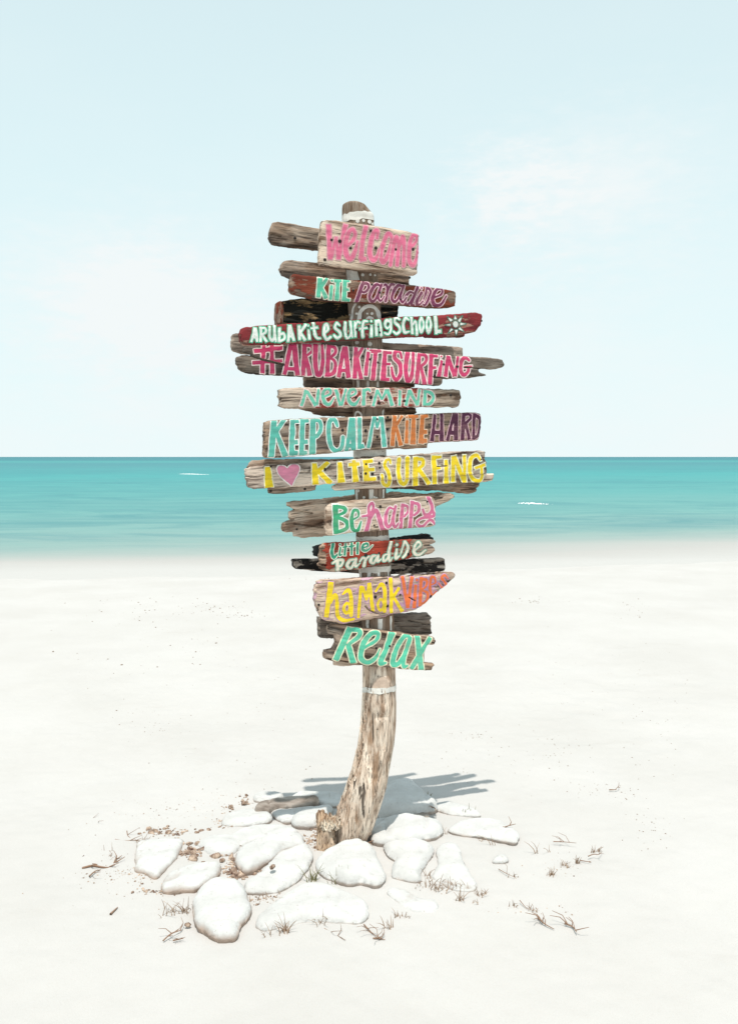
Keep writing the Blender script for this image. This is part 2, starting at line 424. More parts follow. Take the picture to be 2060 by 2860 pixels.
BOARD_SEED = [0]
def board(name, label, outline, off, mat, t=.03, yaw=None, tilt=0.0, letters=(), nail_holes='', cracks='', rough=.0032, rnd=.009, relief=.0016, word=None, clipto=None):
    BOARD_SEED[0] += 1; sd_ = BOARD_SEED[0]
    yaw = math.radians(next((v for k_, v in YAWS if k_ in label), 19) if yaw is None else yaw)
    n = np.array([math.sin(yaw) * math.cos(tilt), -math.cos(yaw) * math.cos(tilt), math.sin(tilt)])
    p0 = np.array([0, 0, 0]) + n * off
    W = on_plane(crop_pts(outline), p0, n)
    ex = np.array([math.cos(yaw), math.sin(yaw), 0]); ey = np.cross(n, ex)
    if ey[2] < 0: ey = -ey
    L2 = np.stack([W @ ex, W @ ey], 1)
    c = (L2.min(0) + L2.max(0)) / 2
    # principal direction of the outline
    q = catmull(L2, 1, True) - c
    u, s, vt = np.linalg.svd(q - q.mean(0)); a = math.atan2(vt[0, 1], vt[0, 0])
    if a > math.pi / 2: a -= math.pi
    if a < -math.pi / 2: a += math.pi
    ux = ex * math.cos(a) + ey * math.sin(a); uy = -ex * math.sin(a) + ey * math.cos(a)
    org = ex * c[0] + ey * c[1] + n * (p0 @ n)
    org = ex * c[0] + ey * c[1] + n * off
    mat4 = Matrix(((ux[0], uy[0], n[0], org[0]), (ux[1], uy[1], n[1], org[1]), (ux[2], uy[2], n[2], org[2]), (0, 0, 0, 1)))
    def loc(p):
        Wp = on_plane(np.asarray(p)[:, :2], p0, n) - org
        return np.stack([Wp @ ux, Wp @ uy], 1)
    poly = loc(crop_pts(outline))
    hx = np.abs(poly[:, 0]).max()
    crk = []
    for cs in cracks.split(';'):
        if cs.strip():
            w = float(cs.split()[0]); cp = loc(crop_pts(' '.join(cs.split()[1:])))
            crk.append((w, cp))
    def cdist(x, y):
        best = np.full(np.shape(x), -1.0)
        for w, cp in crk:
            for i in range(len(cp) - 1):
                A, B = cp[i], cp[i + 1]; e = B - A
                tt = np.clip(((x - A[0]) * e[0] + (y - A[1]) * e[1]) / (e @ e), 0, 1)
                ww = w * DEPTH_K / 2
                best = np.maximum(best, ww - np.hypot(x - A[0] - tt * e[0], y - A[1] - tt * e[1]))
        return best
    def sd(x, y):
        d = poly_sd(poly, x, y)
        d = d + rough * .45 * vnoise(x * 38, y * 38, sd_) + rough * .3 * vnoise(x * 110, y * 110, sd_ + 5)
        ends = np.clip((np.abs(x) - hx + .03) / .03, 0, 1)
        d = d - ends * rough * (1.0 + vnoise(x * 8, y * 130, sd_ + 9))
        return d
    def h(x, y, d):
        r = rnd
        g = 1 - np.sqrt(np.clip(1 - (1 - np.clip(d / r, 0, 1)) ** 2, 0, 1))
        rel = relief * ((.45 if letters else .9) * vnoise(x * 9, y * 58 + 4 * vnoise(x * 6, y * 6, sd_ + 7), sd_ + 2) + (.25 if letters else .7) * vnoise(x * 25, y * 150, sd_ + 3) + 1.3 * vnoise(x * 7, y * 13, sd_ + 4))
        if crk: rel = rel - np.clip((cdist(x, y) + .0016) / .0028, 0, 1) * min(.014, t * .5)
        return rel - g * r * .85
    def hb(x, y, d):
        g = 1 - np.sqrt(np.clip(1 - (1 - np.clip(d / rnd, 0, 1)) ** 2, 0, 1))
        return -t + g * rnd * .85 + relief * vnoise(x * 12, y * 40, sd_ + 6)
    m = .008
    bnd = (poly[:, 0].min() - m, poly[:, 1].min() - m, poly[:, 0].max() + m, poly[:, 1].max() + m)
    v, f = slab(sd, bnd, .0031, h, hb)
    o = link(name, new_mesh(name, v, f, [M[mat]]), root, mat4)
    o['label'] = label
    k = DEPTH_K
    for li, (ch, crop, text, fill, outl, ow) in enumerate(letters):
        st = []
        for kind, pp in parse(crop, text):
            l2 = loc(pp)
            st.append((kind, np.column_stack([l2, pp[:, 2] * k * .91])))
        allp = np.vstack([s_[1] for s_ in st]); mg = allp[:, 2].max() / 2 + ow * k + .004
        bb = (allp[:, 0].min() - mg, allp[:, 1].min() - mg, allp[:, 0].max() + mg, allp[:, 1].max() + mg)
        verts, faces, mi = [], [], []
        up = .0008 * (li % 2)
        layers = ((ow * k * 1.45, .0009 + up, 0), (0.0, .0013 + up, 1)) if outl else ((0, .0015, 0),)
        for grow, zo, slot in layers:
            def ls(x, y):
                wob = .0011 * vnoise(x * 60, y * 60, sd_ + li + 11) + .0005 * vnoise(x * 160, y * 160, li + 20)
                q = np.minimum(strokes_sd(st, x, y) + grow + wob, sd(x, y) - .0015)
                return np.minimum(q, -cdist(x, y) - .001) if crk else q
            r = sheet(ls, bb, .0019)
            if r is None: continue
            vx, vy, F_ = r
            vz = h(vx, vy, np.maximum(sd(vx, vy), 0)) + zo
            b0 = sum(len(q_) for q_ in verts)
            verts.append(np.stack([vx, vy, vz], 1))
            for ff in F_:
                faces += (ff + b0).tolist(); mi += [slot] * len(ff)
        if not verts: continue
        mats = [P(outl), P(fill)] if outl else [P(fill)]
        kindname = {'heart': 'painted_heart', 'sun': 'painted_sun', '#': 'painted_hash_sign'}.get(ch, 'painted_letter')
        lo = link(kindname, new_mesh(kindname, np.vstack(verts), faces, mats, mi), o)
        lo['label'] = COLNAME.get(fill, 'painted') + ' ' + (ch if kindname == 'painted_heart' or kindname == 'painted_sun' else 'hash sign' if ch == '#' else 'letter ' + ch)
    if nail_holes:
        for p in loc(crop_pts(nail_holes)):
            x, y = np.array([p[0]]), np.array([p[1]])
            no = link('nail_hole', NAIL_HOLE, o)
            no.location = (p[0], p[1], float(h(x, y, np.maximum(sd(x, y), 0))[0]) + .0016)
            s_ = 1 + .45 * vnoise(np.array([p[0] * 99.]), np.array([p[1] * 77.]), 3)[0]
            no.scale = (s_, s_, 1)
    return o

PINK, MINT, PURPLE, HOT = (228, 114, 146), (98, 196, 162), (126, 58, 88), (212, 66, 112)
TEAL, ORANGE, PLUM, YELLOW = (96, 186, 168), (206, 118, 58), (88, 38, 66), (248, 214, 30)
GREEN, ROSE, CREAM, VIBE, AQUA, WHITE, HEART = (66, 168, 120), (214, 112, 148), (232, 224, 204), (236, 118, 62), (98, 206, 170), (238, 240, 232), (224, 138, 164)
MINT2 = (112, 200, 172)
GREEN2 = (50, 146, 116)
COLNAME = {PINK: 'pink', MINT: 'mint green', PURPLE: 'purple', HOT: 'hot pink', TEAL: 'turquoise', ORANGE: 'orange', PLUM: 'dark plum',
           YELLOW: 'yellow', GREEN: 'green', ROSE: 'rose pink', CREAM: 'cream', VIBE: 'bright orange', AQUA: 'aqua', WHITE: 'white', HEART: 'pink', GREEN2: 'green', MINT2: 'mint green'}
CREAMO, PINKO, WHITEO, MINTO, VIOLETO = (244, 240, 220), (244, 200, 206), (248, 246, 240), (84, 186, 148), (196, 148, 190)

def word(crop, fill, outl, ow, *pairs):
    out = []
    for ch, t in pairs:
        cr = crop
        if t[0] in CROP and t[1] == '|': cr, t = t[0], t[2:]
        out.append((ch, cr, t, fill, outl, ow))
    return out

FRONT = .036 + .03
# ---- boards behind the post (built first)
board('sign_board', 'plain grey brown driftwood plank sticking out left behind the Welcome board',
      'A 95,345 108,300 135,258 180,250 300,265 450,295 600,322 930,400 900,560 560,518 300,490 125,465 100,440 88,395', -.038, 'brown', rnd=.014, nail_holes='A 338,408', cracks='5 A 85,365 150,372 205,392')
board('sign_board', 'plain brown plank behind the post just below the Welcome board',
      'A 200,690 210,640 240,612 320,606 560,630 800,668 1100,705 1380,740 1397,765 1393,850 1100,880 700,860 350,798 230,748 205,720', -.037, 'brown', rnd=.012, nail_holes='A 1385,768 212,712')
board('sign_board', 'thick charred black plank with red brown left end behind the post',
      'B 95,342 200,325 350,312 600,330 1050,372 1056,460 1055,525 600,560 95,528', -.037, 'black', t=.045, relief=.0045, rnd=.006)
board('board_end_cap', 'red brown painted left end of the charred black plank',
      'B 93,340 150,332 152,526 93,532', -.034, 'rust', t=.052, rnd=.005)
board('sign_board', 'plain pale brown plank behind the post between the Aruba school board and the hashtag board',
      'C 90,360 110,336 190,332 700,366 1600,425 D 640,450 980,468 1080,476 1097,500 1090,620 245,640 C 1400,640 400,565 210,550 120,530 98,510', -.037, 'grey', rnd=.012)
board('sign_board', 'dark brown plank behind the post under the hashtag board',
      'C 843,780 1400,780 D 600,800 597,902 265,900 C 1340,905 870,893 848,860', -.038, 'brown', rnd=.008)
board('sign_board', 'brown splintered plank behind the post under the Nevermind board',
      'E 640,295 1300,300 F 640,300 638,350 625,385 0,410 E 1270,408 960,397 850,376 835,348 710,322', -.038, 'brown', rnd=.006, rough=.005)
board('sign_board', 'wide driftwood plank with broken jagged left end and pointed right end behind the Be happy board',
      'G 120,125 200,114 380,95 680,62 920,48 990,40 1200,55 1450,44 1500,54 1490,85 1430,120 1340,160 1330,200 900,330 440,402 260,418 180,402 172,372 90,367 70,340 76,287 160,272 140,255 132,200 176,183 124,150', -.038, 'tan', rnd=.012, rough=.006, relief=.003,
      cracks='5 G 70,285 170,268 ;4 G 120,190 210,196 330,214;3 G 180,300 420,330;3 G 1180,100 1380,90 ', nail_holes='G 200,345')
board('sign_board', 'narrow black plank with split tip on the right behind the Little paradise board',
      'G 316,488 345,478 500,470 950,418 1100,400 1300,382 1316,388 1290,400 1328,415 1325,450 1200,520 400,577 340,570 330,535 338,520', -.038, 'blackteal', rnd=.006, rough=.005)
board('sign_board', 'long dark plank behind the post under the Little paradise board, pale paint flaking on its right half',
      'G 160,602 175,585 400,588 900,598 1395,578 1415,590 1418,650 1408,692 1200,708 960,716 700,705 430,690 190,672 165,648', -.038, 'mottled', rnd=.008)
board('sign_board', 'dark grooved plank with notched right end behind the post between the Hamak vibes and Relax boards',
      'H 90,578 400,570 850,560 1000,545 1190,541 1238,590 1222,615 1242,650 1228,690 1243,760 1100,785 260,797 120,788 100,765 98,680 88,640', -.038, 'darkgrey', relief=.004, rnd=.010, cracks='3 H 1000,620 1150,650 1250,655')
board('sign_board', 'short pale board edge showing below the left corner of the Relax board',
      'H 245,1000 255,1065 330,1075 545,1062 620,1050 620,960 245,960', -.038 + .085, 'tan', t=.022, rnd=.008)
board('sign_board', 'plain dark brown plank peeking out above the I love kitesurfing board',
      'E 100,975 108,940 130,905 170,880 300,868 700,862 1000,866 1290,855 1290,930 200,990', .036 + .014, 'brown', t=.014, rnd=.007)
board('sign_board', 'short grey plank hanging under the left end of the I love kitesurfing board',
      'E 335,1140 333,1215 345,1245 420,1247 700,1226 862,1211 878,1182 878,1120', .036 + .012, 'brown', t=.014, rnd=.007, nail_holes='E 745,1190 375,1212')
board('sign_board', 'tapered split plank hanging under the right end of the I love kitesurfing board',
      'F 250,1120 330,1185 560,1196 700,1205 900,1212 1060,1226 1110,1240 1200,1247 1280,1232 1312,1190 1332,1130 1330,1060 700,1070', .036 - .082, 'brown', t=.03, rnd=.009, rough=.006, cracks='3 F 1120,1200 1330,1180')

# ---- painted boards on the front of the post
board('sign_board', 'bleached board lettered Welcome in pink, topmost on the post',
      'A 575,236 640,236 700,240 880,268 1060,290 1350,337 1465,362 1478,380 1475,560 1463,725 1445,745 1380,738 1000,702 700,667 575,650 553,630 556,500 562,330', FRONT + .012, 'tan', t=.042, rnd=.012,
      nail_holes='A 1028,343 672,425 748,435 845,500 1075,498 1415,510 612,605 1255,512',
      letters=word('A', PINK, (226, 160, 172), 2.0,
        ('W', 'l 645,288,42 660,602,38;l 664,602,30 714,400,22;l 714,400,22 735,600,32;l 736,600,34 766,440,28 800,285,38'),
        ('e', 's 818,478,22 862,435,26 886,380,30 862,330,32 826,360,36 802,440,40 800,545,42 840,600,40 880,545,32 908,440,14'),
        ('l', 'l 985,295,36 952,440,36 938,600,40;l 930,606,34 985,600,30'),
        ('c', 's 1085,410,22 1090,350,32 1062,350,36 1032,430,38 1018,550,42 1045,612,38 1085,580,28 1105,510,12'),
        ('o', 'o 1190,368,32 1150,440,34 1120,560,36 1140,628,36 1180,575,32 1225,430,30'),
        ('m', 's 1208,655,32 1225,540,34 1258,400,34 1284,470,28 1278,560,34 1268,650,36;s 1288,490,24 1322,398,34 1332,500,30 1328,660,34'),
        ('e', 's 1380,505,18 1435,450,24 1450,395,28 1415,385,32 1384,470,34 1380,600,38 1412,658,36 1448,590,26 1464,480,12')))
board('sign_board', 'narrow rust red board lettered KITE paradise in mint and purple',
      'B 193,175 202,145 222,128 250,126 400,147 700,177 1000,196 1110,207 1300,227 1490,255 1512,268 1508,330 1500,380 1440,388 1380,395 1300,390 1000,365 600,346 400,326 380,316 215,282 197,255', FRONT, 'rust', t=.034, rnd=.010,
      nail_holes='B 840,212 898,275 1063,328 692,258 ',
      letters=word('B', MINT, CREAMO, 1.7,
        ('K', 'l 432,158,42 418,312,36;l 488,158,24 436,240,28;l 440,228,26 480,322,36'),
        ('i', 'l 522,218,22 513,330,28;d 524,180,22'),
        ('T', 'l 528,180,24 602,180,24;l 573,180,30 563,336,36'),
        ('E', 'l 626,172,34 618,340,38;l 618,182,22 666,184,20;l 618,250,18 658,252,20;l 618,328,24 666,334,22')) +
      word('B', PURPLE, PINKO, 1.6,
        ('p', 's 770,195,26 742,270,30 718,350,28;s 768,204,20 805,204,26 812,240,26 780,272,20 752,262,16'),
        ('a', 's 902,220,18 872,212,24 835,255,28 818,315,30 845,345,26 878,305,22 915,215,18;s 912,215,24 885,300,26 905,340,20 938,300,10'),
        ('r', 's 920,225,14 948,212,22 962,250,24 945,340,26 ;s 955,290,14 985,215,22 1015,215,18 1005,245,14'),
        ('a', 's 1078,228,18 1045,218,24 1008,265,28 995,325,28 1022,345,24 1055,300,22 1090,222,18;s 1088,222,24 1060,310,26 1080,350,20 1112,310,10'),
        ('d', 's 1172,282,16 1134,272,22 1100,320,26 1106,372,22 1140,352,20 1174,288,14;s 1208,215,20 1170,300,26 1150,365,22 1175,375,12'),
        ('i', 's 1228,275,22 1192,345,26 1205,375,20 1240,340,10;d 1228,238,22'),
        ('s', 's 1235,350,12 1262,280,18 1272,235,20 1300,265,24 1282,325,26 1255,372,20 1238,362,12'),
        ('e', 's 1330,312,16 1385,285,18 1388,247,22 1350,250,26 1315,315,32 1328,370,34 1378,368,26 1425,300,12')))
board('sign_board', 'long red board lettered ARUBA kite surfing school in white with a sun',
      'C 184,325 192,300 205,280 260,268 500,248 900,225 1300,200 1411,195 D 400,165 800,148 1150,122 1240,115 1285,130 1293,160 1290,215 1280,262 1250,285 1220,320 1112,345 1108,370 1090,377 720,379 702,366 300,386 0,406 C 1300,405 1000,428 600,447 300,460 225,460 190,420 182,375', FRONT + .006, 'red', t=.036, rnd=.011,
      nail_holes='D 108,265 207,270 222,328 1280,207 C 1395,300',
      letters=word('C', WHITE, MINTO, 1.7,
        ('A', 'l 340,282,26 300,432,26;l 345,282,26 365,430,30;l 315,382,18 355,382,18'),
        ('R', 'l 402,275,28 396,430,30;s 402,282,22 445,288,24 450,328,22 408,350,18;l 408,345,24 462,430,30'),
        ('U', 's 492,272,26 490,370,28 518,412,28 542,370,26 542,265,28;l 545,330,24 560,430,24'),
        ('b', 'l 592,280,28 590,430,28;s 592,352,20 638,342,24 646,392,24 600,420,22'),
        ('A', 'l 698,258,30 684,428,28;l 700,258,28 745,420,32;l 692,372,18 735,372,18'),
        ('K', 'l 795,258,30 802,412,32;l 872,243,24 802,335,26;l 805,320,24 858,412,30'),
        ('i', 'l 896,295,24 905,405,28;d 890,258,24'),
        ('t', 's 945,232,28 955,320,30 980,385,28 1018,390,18;l 915,288,22 992,276,22'),
        ('e', 's 1065,330,18 1098,300,20 1090,248,24 1062,262,28 1056,345,30 1085,400,30 1125,375,18'),
        ('s', 's 1218,258,18 1188,235,26 1168,280,28 1215,320,30 1228,360,28 1195,388,26 1160,360,22'),
        ('u', 's 1275,230,26 1275,330,28 1300,388,26 1338,340,26 1332,222,28;l 1336,320,24 1352,385,24'),
        ('r', 'l 1375,215,26 1380,380,28;s 1382,255,18 1402,220,22 1428,228,18'),
        ('f', 's 1505,212,20 1465,218,26 1455,300,28 1458,372,30;l 1420,292,22 1508,280,22'),
        ('i', 'l 1545,255,28 1546,378,30;d 1545,212,24'),
        ('n', 'D|l 182,202,28 190,368,32;s 185,245,20 215,205,26 232,280,28 238,358,32'),
        ('g', 'D|s 328,215,22 292,205,26 276,250,26 300,286,22 330,258,20;s 335,200,24 336,300,26 312,345,26 272,336,20'),
        ('s', 'D|s 426,195,18 390,175,26 376,220,28 420,262,28 432,310,28 398,345,26 365,320,20'),
        ('c', 'D|s 522,200,18 485,182,28 464,250,32 480,328,30 525,320,20'),
        ('h', 'D|l 548,172,28 560,345,30;s 560,255,20 588,215,26 602,270,28 608,348,30'),
        ('O', 'D|o 652,178,24 632,250,28 652,328,26 676,250,28'),
        ('O', 'D|o 727,170,26 706,245,28 727,332,26 750,245,28'),
        ('L', 'D|l 796,158,34 806,348,38;l 790,322,38 860,316,38')) +
      word('D', WHITE, (86, 120, 104), 1.7,
        ('sun', 'd 1005,245,66;p 1003,148 990,192 1018,192;p 1078,160 1034,206 1050,222;p 1112,239 1055,228 1056,254;p 1090,318 1036,292 1052,272;p 1013,358 1000,304 1028,302;p 932,337 962,284 982,298;p 896,252 954,240 955,262;p 923,168 954,216 972,200')))
board('sign_board', 'broad splintered grey board lettered hashtag ARUBAKITESURFING in hot pink',
      'C 225,480 430,452 700,440 820,432 930,440 1100,450 1350,470 1500,482 D 30,478 300,505 600,530 900,560 1150,577 1350,588 1500,600 1525,625 1528,665 1500,695 1420,708 1290,705 1255,714 1260,735 1320,755 1328,770 1300,778 1150,795 900,806 880,812 875,850 850,880 800,882 700,870 500,852 250,836 0,820 C 1400,820 1100,800 850,790 600,775 400,765 250,747 180,712 140,662 133,610 150,575 200,556 300,562 312,548 215,530', FRONT - .002, 'darkgrey', t=.03, rnd=.009, rough=.004,
      cracks='4.5 C 200,545 310,570 420,608 640,662;2.5 D 780,790 900,800;2.5 D 1100,690 1260,700',
      nail_holes='C 620,583 1330,608 1458,572 D 205,640 1025,680 885,660 120,608 48,575',
      letters=word('C', HOT, (252, 226, 222), 2.0,
        ('#', 'l 330,525,40 625,488,42;l 315,645,40 625,622,36;l 435,448,38 418,752,46;l 515,448,38 522,758,50'),
        ('A', 'l 715,446,44 645,768,46;l 745,446,58 780,775,52;l 680,706,36 775,706,36'),
        ('R', 'l 856,445,52 840,780,46;s 860,462,30 922,472,36 934,520,34 872,575,26;l 866,555,30 908,780,56'),
        ('U', 's 970,462,56 965,620,52 982,755,46 1020,755,44 1042,640,44 1036,462,34'),
        ('B', 'l 1106,452,44 1090,788,52;s 1104,470,28 1165,485,36 1174,540,34 1120,592,26;s 1122,592,26 1170,640,38 1160,740,42 1098,775,32'),
        ('A', 'l 1262,475,42 1205,795,48;l 1275,475,48 1310,800,54;l 1228,722,34 1300,722,34'),
        ('K', 'l 1388,482,48 1375,808,48;l 1458,482,36 1390,595,44;l 1395,575,40 1440,815,50'),
        ('i', 'l 1516,530,38 1486,778,44;d 1510,496,26'),
        ('T', 'D|l 118,525,40 240,520,38;l 182,520,46 150,825,56'),
        ('E', 'D|l 278,518,46 256,835,66;l 258,538,36 348,542,34;l 258,656,30 335,658,30;l 228,812,42 322,818,38'),
        ('S', 'D|s 448,592,22 432,532,34 388,530,40 376,592,44 430,655,48 440,745,48 400,818,46 362,785,40 345,685,26'),
        ('U', 'D|s 512,535,54 490,690,52 508,828,48 545,800,44 562,690,42 568,535,34'),
        ('R', 'D|l 632,542,46 604,868,46;s 638,560,28 695,570,34 700,628,34 650,682,26;l 646,665,30 688,870,56'),
        ('F', 'D|l 756,552,52 742,870,52;l 745,572,36 822,576,32;l 745,702,34 806,690,32'),
        ('i', 'D|l 866,618,34 834,786,46;d 860,576,26'),
        ('N', 'D|l 928,570,40 902,785,46;l 930,575,44 998,785,48;l 1032,575,30 1006,785,34'),
        ('G', 'D|s 1148,618,24 1112,590,38 1072,615,44 1058,700,48 1088,768,46 1135,740,34 1145,688,28;l 1095,690,26 1178,684,26')))
board('sign_board', 'pale red washed board lettered Nevermind in mint green',
      'E 460,110 480,95 560,97 800,87 1100,90 F 0,92 200,86 400,84 620,90 700,98 1100,110 1120,125 1125,200 1118,280 1095,298 600,301 0,303 E 1000,306 600,312 500,308 465,290 472,235 455,180', FRONT, 'redworn', t=.034, rnd=.008, rough=.005,
      nail_holes='E 1240,195 1300,195 F 138,195 226,257 1000,170 500,232',
      letters=word('E', MINT2, (246, 214, 210), 1.9,
        ('N', 'l 756,112,38 704,288,36;l 762,122,36 862,284,42;l 892,98,34 874,284,36'),
        ('e', 's 945,190,18 1018,155,26 1012,108,30 965,108,34 936,170,40 960,250,40 1012,268,32 1060,195,12'),
        ('v', 'l 1080,105,42 1128,285,34;l 1192,98,28 1140,285,34'),
        ('e', 's 1225,190,18 1292,150,24 1285,112,28 1240,112,34 1216,170,40 1235,250,42 1290,268,36 1342,190,12'),
        ('r', 'l 1386,102,42 1380,285,42;s 1392,118,30 1436,104,32 1450,128,22'),
        ('M', 'F|l 206,108,32 160,288,38;l 206,112,32 255,222,28;l 252,222,28 306,108,32;l 314,108,38 368,285,44'),
        ('I', 'F|l 452,118,36 446,285,34'),
        ('N', 'F|l 552,112,38 514,285,38;l 552,115,40 640,282,40;l 662,108,34 640,282,36'),
        ('D', 'F|l 726,112,42 714,282,42;s 722,126,34 790,150,40 814,200,36 776,262,36 714,272,32')))
board('sign_board', 'large brown board lettered KEEP CALM KITE HARD in turquoise, orange and plum',
      'E 310,500 318,468 350,450 450,436 700,424 1000,410 1300,402 F 0,400 300,388 650,375 900,365 1290,357 1330,365 1343,400 1340,520 1325,640 1310,660 1000,676 772,686 757,702 755,742 530,756 480,745 300,758 0,772 E 1280,772 1000,802 700,832 500,846 340,856 315,850 298,800 305,700 300,620', FRONT + .004, 'brown', t=.036, rnd=.010, relief=.0012,
      nail_holes='E 1152,550 1403,557 1526,430 1530,622 F 318,538 318,410 768,490',
      letters=word('E', TEAL, WHITEO, 1.7,
        ('K', 'l 412,442,64 378,845,68;l 524,430,48 425,575,44;l 430,555,46 532,838,68'),
        ('E', 'l 612,436,54 598,828,60;l 598,460,38 682,452,42;l 598,684,54 668,680,54;l 590,802,50 666,800,48'),
        ('E', 'l 720,432,52 706,822,58;l 708,450,38 788,446,40;l 706,682,44 776,676,44;l 700,798,48 770,794,46'),
        ('P', 'l 832,425,62 822,816,76;s 848,440,36 905,455,46 915,540,46 880,608,44 845,612,36'),
        ('C', 's 1096,505,34 1062,430,54 1012,460,54 1002,600,54 1030,730,56 1090,776,50 1142,735,50 1156,630,44'),
        ('A', 'l 1248,415,48 1194,778,46;l 1262,415,60 1270,778,62;l 1215,718,48 1280,718,48'),
        ('L', 'l 1336,410,46 1336,756,50;l 1330,735,44 1385,715,56'),
        ('M', 'l 1492,402,34 1430,745,42;l 1502,402,34 1526,530,28;l 1524,530,28 1560,400,34;l 1576,400,40 1606,735,62')) +
      word('F', ORANGE, (234, 206, 180), 1.6,
        ('K', 'l 396,392,48 368,725,54;l 478,392,36 400,510,38;l 404,488,38 462,720,56'),
        ('i', 'l 527,442,36 520,696,50;d 522,410,26'),
        ('T', 'l 535,406,40 650,400,38;l 598,400,48 590,704,72'),
        ('E', 'l 694,386,52 676,696,68;l 680,405,42 754,394,38;l 690,572,46 746,568,46;l 680,668,48 742,664,46')) +
      word('F', PLUM, PINKO, 1.5,
        ('H', 'l 832,380,38 800,670,52;l 902,370,42 906,670,54;l 828,575,42 900,572,42'),
        ('A', 'l 1040,366,46 966,664,42;l 1058,366,60 1060,660,60;l 998,580,46 1075,580,46'),
        ('R', 'l 1142,366,48 1130,658,54;s 1150,385,28 1206,380,38 1216,420,36 1160,480,28;l 1166,465,30 1206,654,48'),
        ('D', 'l 1256,366,42 1248,654,44;s 1256,380,32 1310,420,46 1320,500,46 1300,600,42 1252,640,32')))
BATTEN_LETTERS = word('F', YELLOW, (244, 240, 208), 2.0,
        ('S', 's 350,912,24 338,872,32 300,882,38 285,940,42 325,1010,44 340,1090,46 318,1150,44 270,1130,42 255,1040,36'),
        ('U', 's 442,870,50 435,1000,50 455,1105,50 495,1132,46 530,1080,46 532,860,52'),
        ('R', 'l 622,842,62 622,1158,66;s 630,865,36 700,870,40 702,930,40 640,972,34;l 650,960,42 772,1138,54'),
        ('F', 'l 822,826,58 830,1152,58;l 800,852,38 905,840,38;l 820,972,36 892,955,36'),
        ('I', 'l 956,872,42 956,1135,62'),
        ('N', 'l 1032,834,46 1028,1110,50;l 1040,834,50 1152,1120,50;l 1150,820,38 1152,1118,44'),
        ('G', 's 1322,872,28 1282,825,42 1222,860,48 1206,980,50 1240,1078,48 1310,1100,42 1340,1050,36 1335,960,34;l 1265,965,38 1375,925,36'))
board('sign_board', 'split streaky board lettered I heart KITE SURFING in yellow',
      'E 82,960 95,945 300,942 320,925 600,912 850,897 1150,885 1280,862 F 0,868 130,850 400,830 800,800 1200,778 1375,770 1388,790 1395,880 1408,960 1405,1030 1330,1036 1000,1052 760,1064 500,1085 0,1116 E 1280,1125 1050,1135 820,1147 650,1166 400,1182 180,1190 125,1182 105,1130 85,1040', FRONT + .004, 'streaky', t=.034, rnd=.007, rough=.005,  relief=.003,
      cracks='1.6 E 100,1050 200,1060 300,1046;1.4 E 690,1010 810,1018;1.6 F 860,945 960,940;1.6 F 1330,870 1390,855',
      nail_holes='E 375,945 960,975 1350,1020 1405,920 F 230,958 225,908 150,1025 78,1020',
      letters=word('E', YELLOW, (244, 240, 208), 2.0,
        ('I', 'l 338,948,58 358,1172,94'),
        ('K', 'l 846,908,56 860,1142,76;l 996,898,40 870,1010,50;l 885,985,52 1022,1132,62'),
        ('I', 'l 1118,900,48 1140,1120,88'),
        ('T', 'l 1215,928,38 1332,915,38;l 1272,878,42 1296,1115,74'),
        ('E', 'l 1398,878,56 1412,1110,72;l 1372,898,42 1482,882,42;l 1392,985,38 1492,975,38;l 1392,1088,50 1512,1080,48')) +
      [('heart', 'E', 'p 556,972 572,942 605,922 640,918 672,930 687,960 682,1000 655,1050 628,1095 602,1158 565,1125 495,1065 455,1015 440,972 456,942 490,934 528,944', HEART, (238, 228, 222), 2.0)] + BATTEN_LETTERS)
board('batten', 'pale narrow batten nailed under the I heart KITE SURFING board, catching the feet of the letters',
      'E 1055,1150 1100,1135 1300,1118 F 0,1108 500,1070 760,1050 1000,1038 1300,1024 1475,1018 1478,1070 1465,1105 1330,1120 1000,1130 700,1155 400,1175 200,1185 0,1187 E 1300,1192 1150,1208 1070,1206 1052,1182', FRONT - .004, 'pale', t=.026, rnd=.005, letters=BATTEN_LETTERS)
board('sign_board', 'tan board lettered Be happy in green and rose pink',
      'G 437,180 446,155 490,130 700,106 1000,89 1280,73 1320,78 1338,100 1337,250 1335,310 1320,325 1200,335 950,352 700,370 520,393 460,396 440,380 436,280', FRONT, 'tan', t=.034, rnd=.010,
      nail_holes='G 830,312 880,160 1262,120', cracks='',
      letters=word('G', GREEN, WHITEO, 1.9,
        ('B', 'l 514,142,50 518,384,46;s 515,158,30 585,172,34 590,205,30 518,236,24;s 518,242,24 602,280,38 600,340,36 518,372,30'),
        ('e', 's 662,262,14 700,238,16 695,192,24 660,196,30 645,270,34 655,340,36 692,358,30 722,285,12')) +
      word('G', ROSE, (248, 226, 224), 1.9,
        ('h', 's 735,240,18 790,225,22 822,172,22 812,132,24 785,165,26 790,260,32 762,372,40;s 800,250,24 845,190,32 872,260,40 900,345,42 942,345,20'),
        ('a', 's 985,178,16 950,172,24 925,230,30 922,295,32 945,325,28 975,280,24 1000,165,18;s 1002,160,26 980,270,30 998,328,24 1030,290,10'),
        ('p', 'l 1062,135,32 1044,348,36;s 1062,150,18 1098,158,24 1104,200,24 1075,240,20'),
        ('p', 'l 1140,115,34 1118,345,36;s 1145,130,18 1188,142,26 1190,195,26 1155,230,20'),
        ('y', 's 1226,185,26 1242,225,30 1282,215,28 1302,165,28 1272,85,36;s 1302,190,26 1312,235,26 1205,258,22 1176,298,26 1222,322,24 1285,268,22 1330,312,24')))
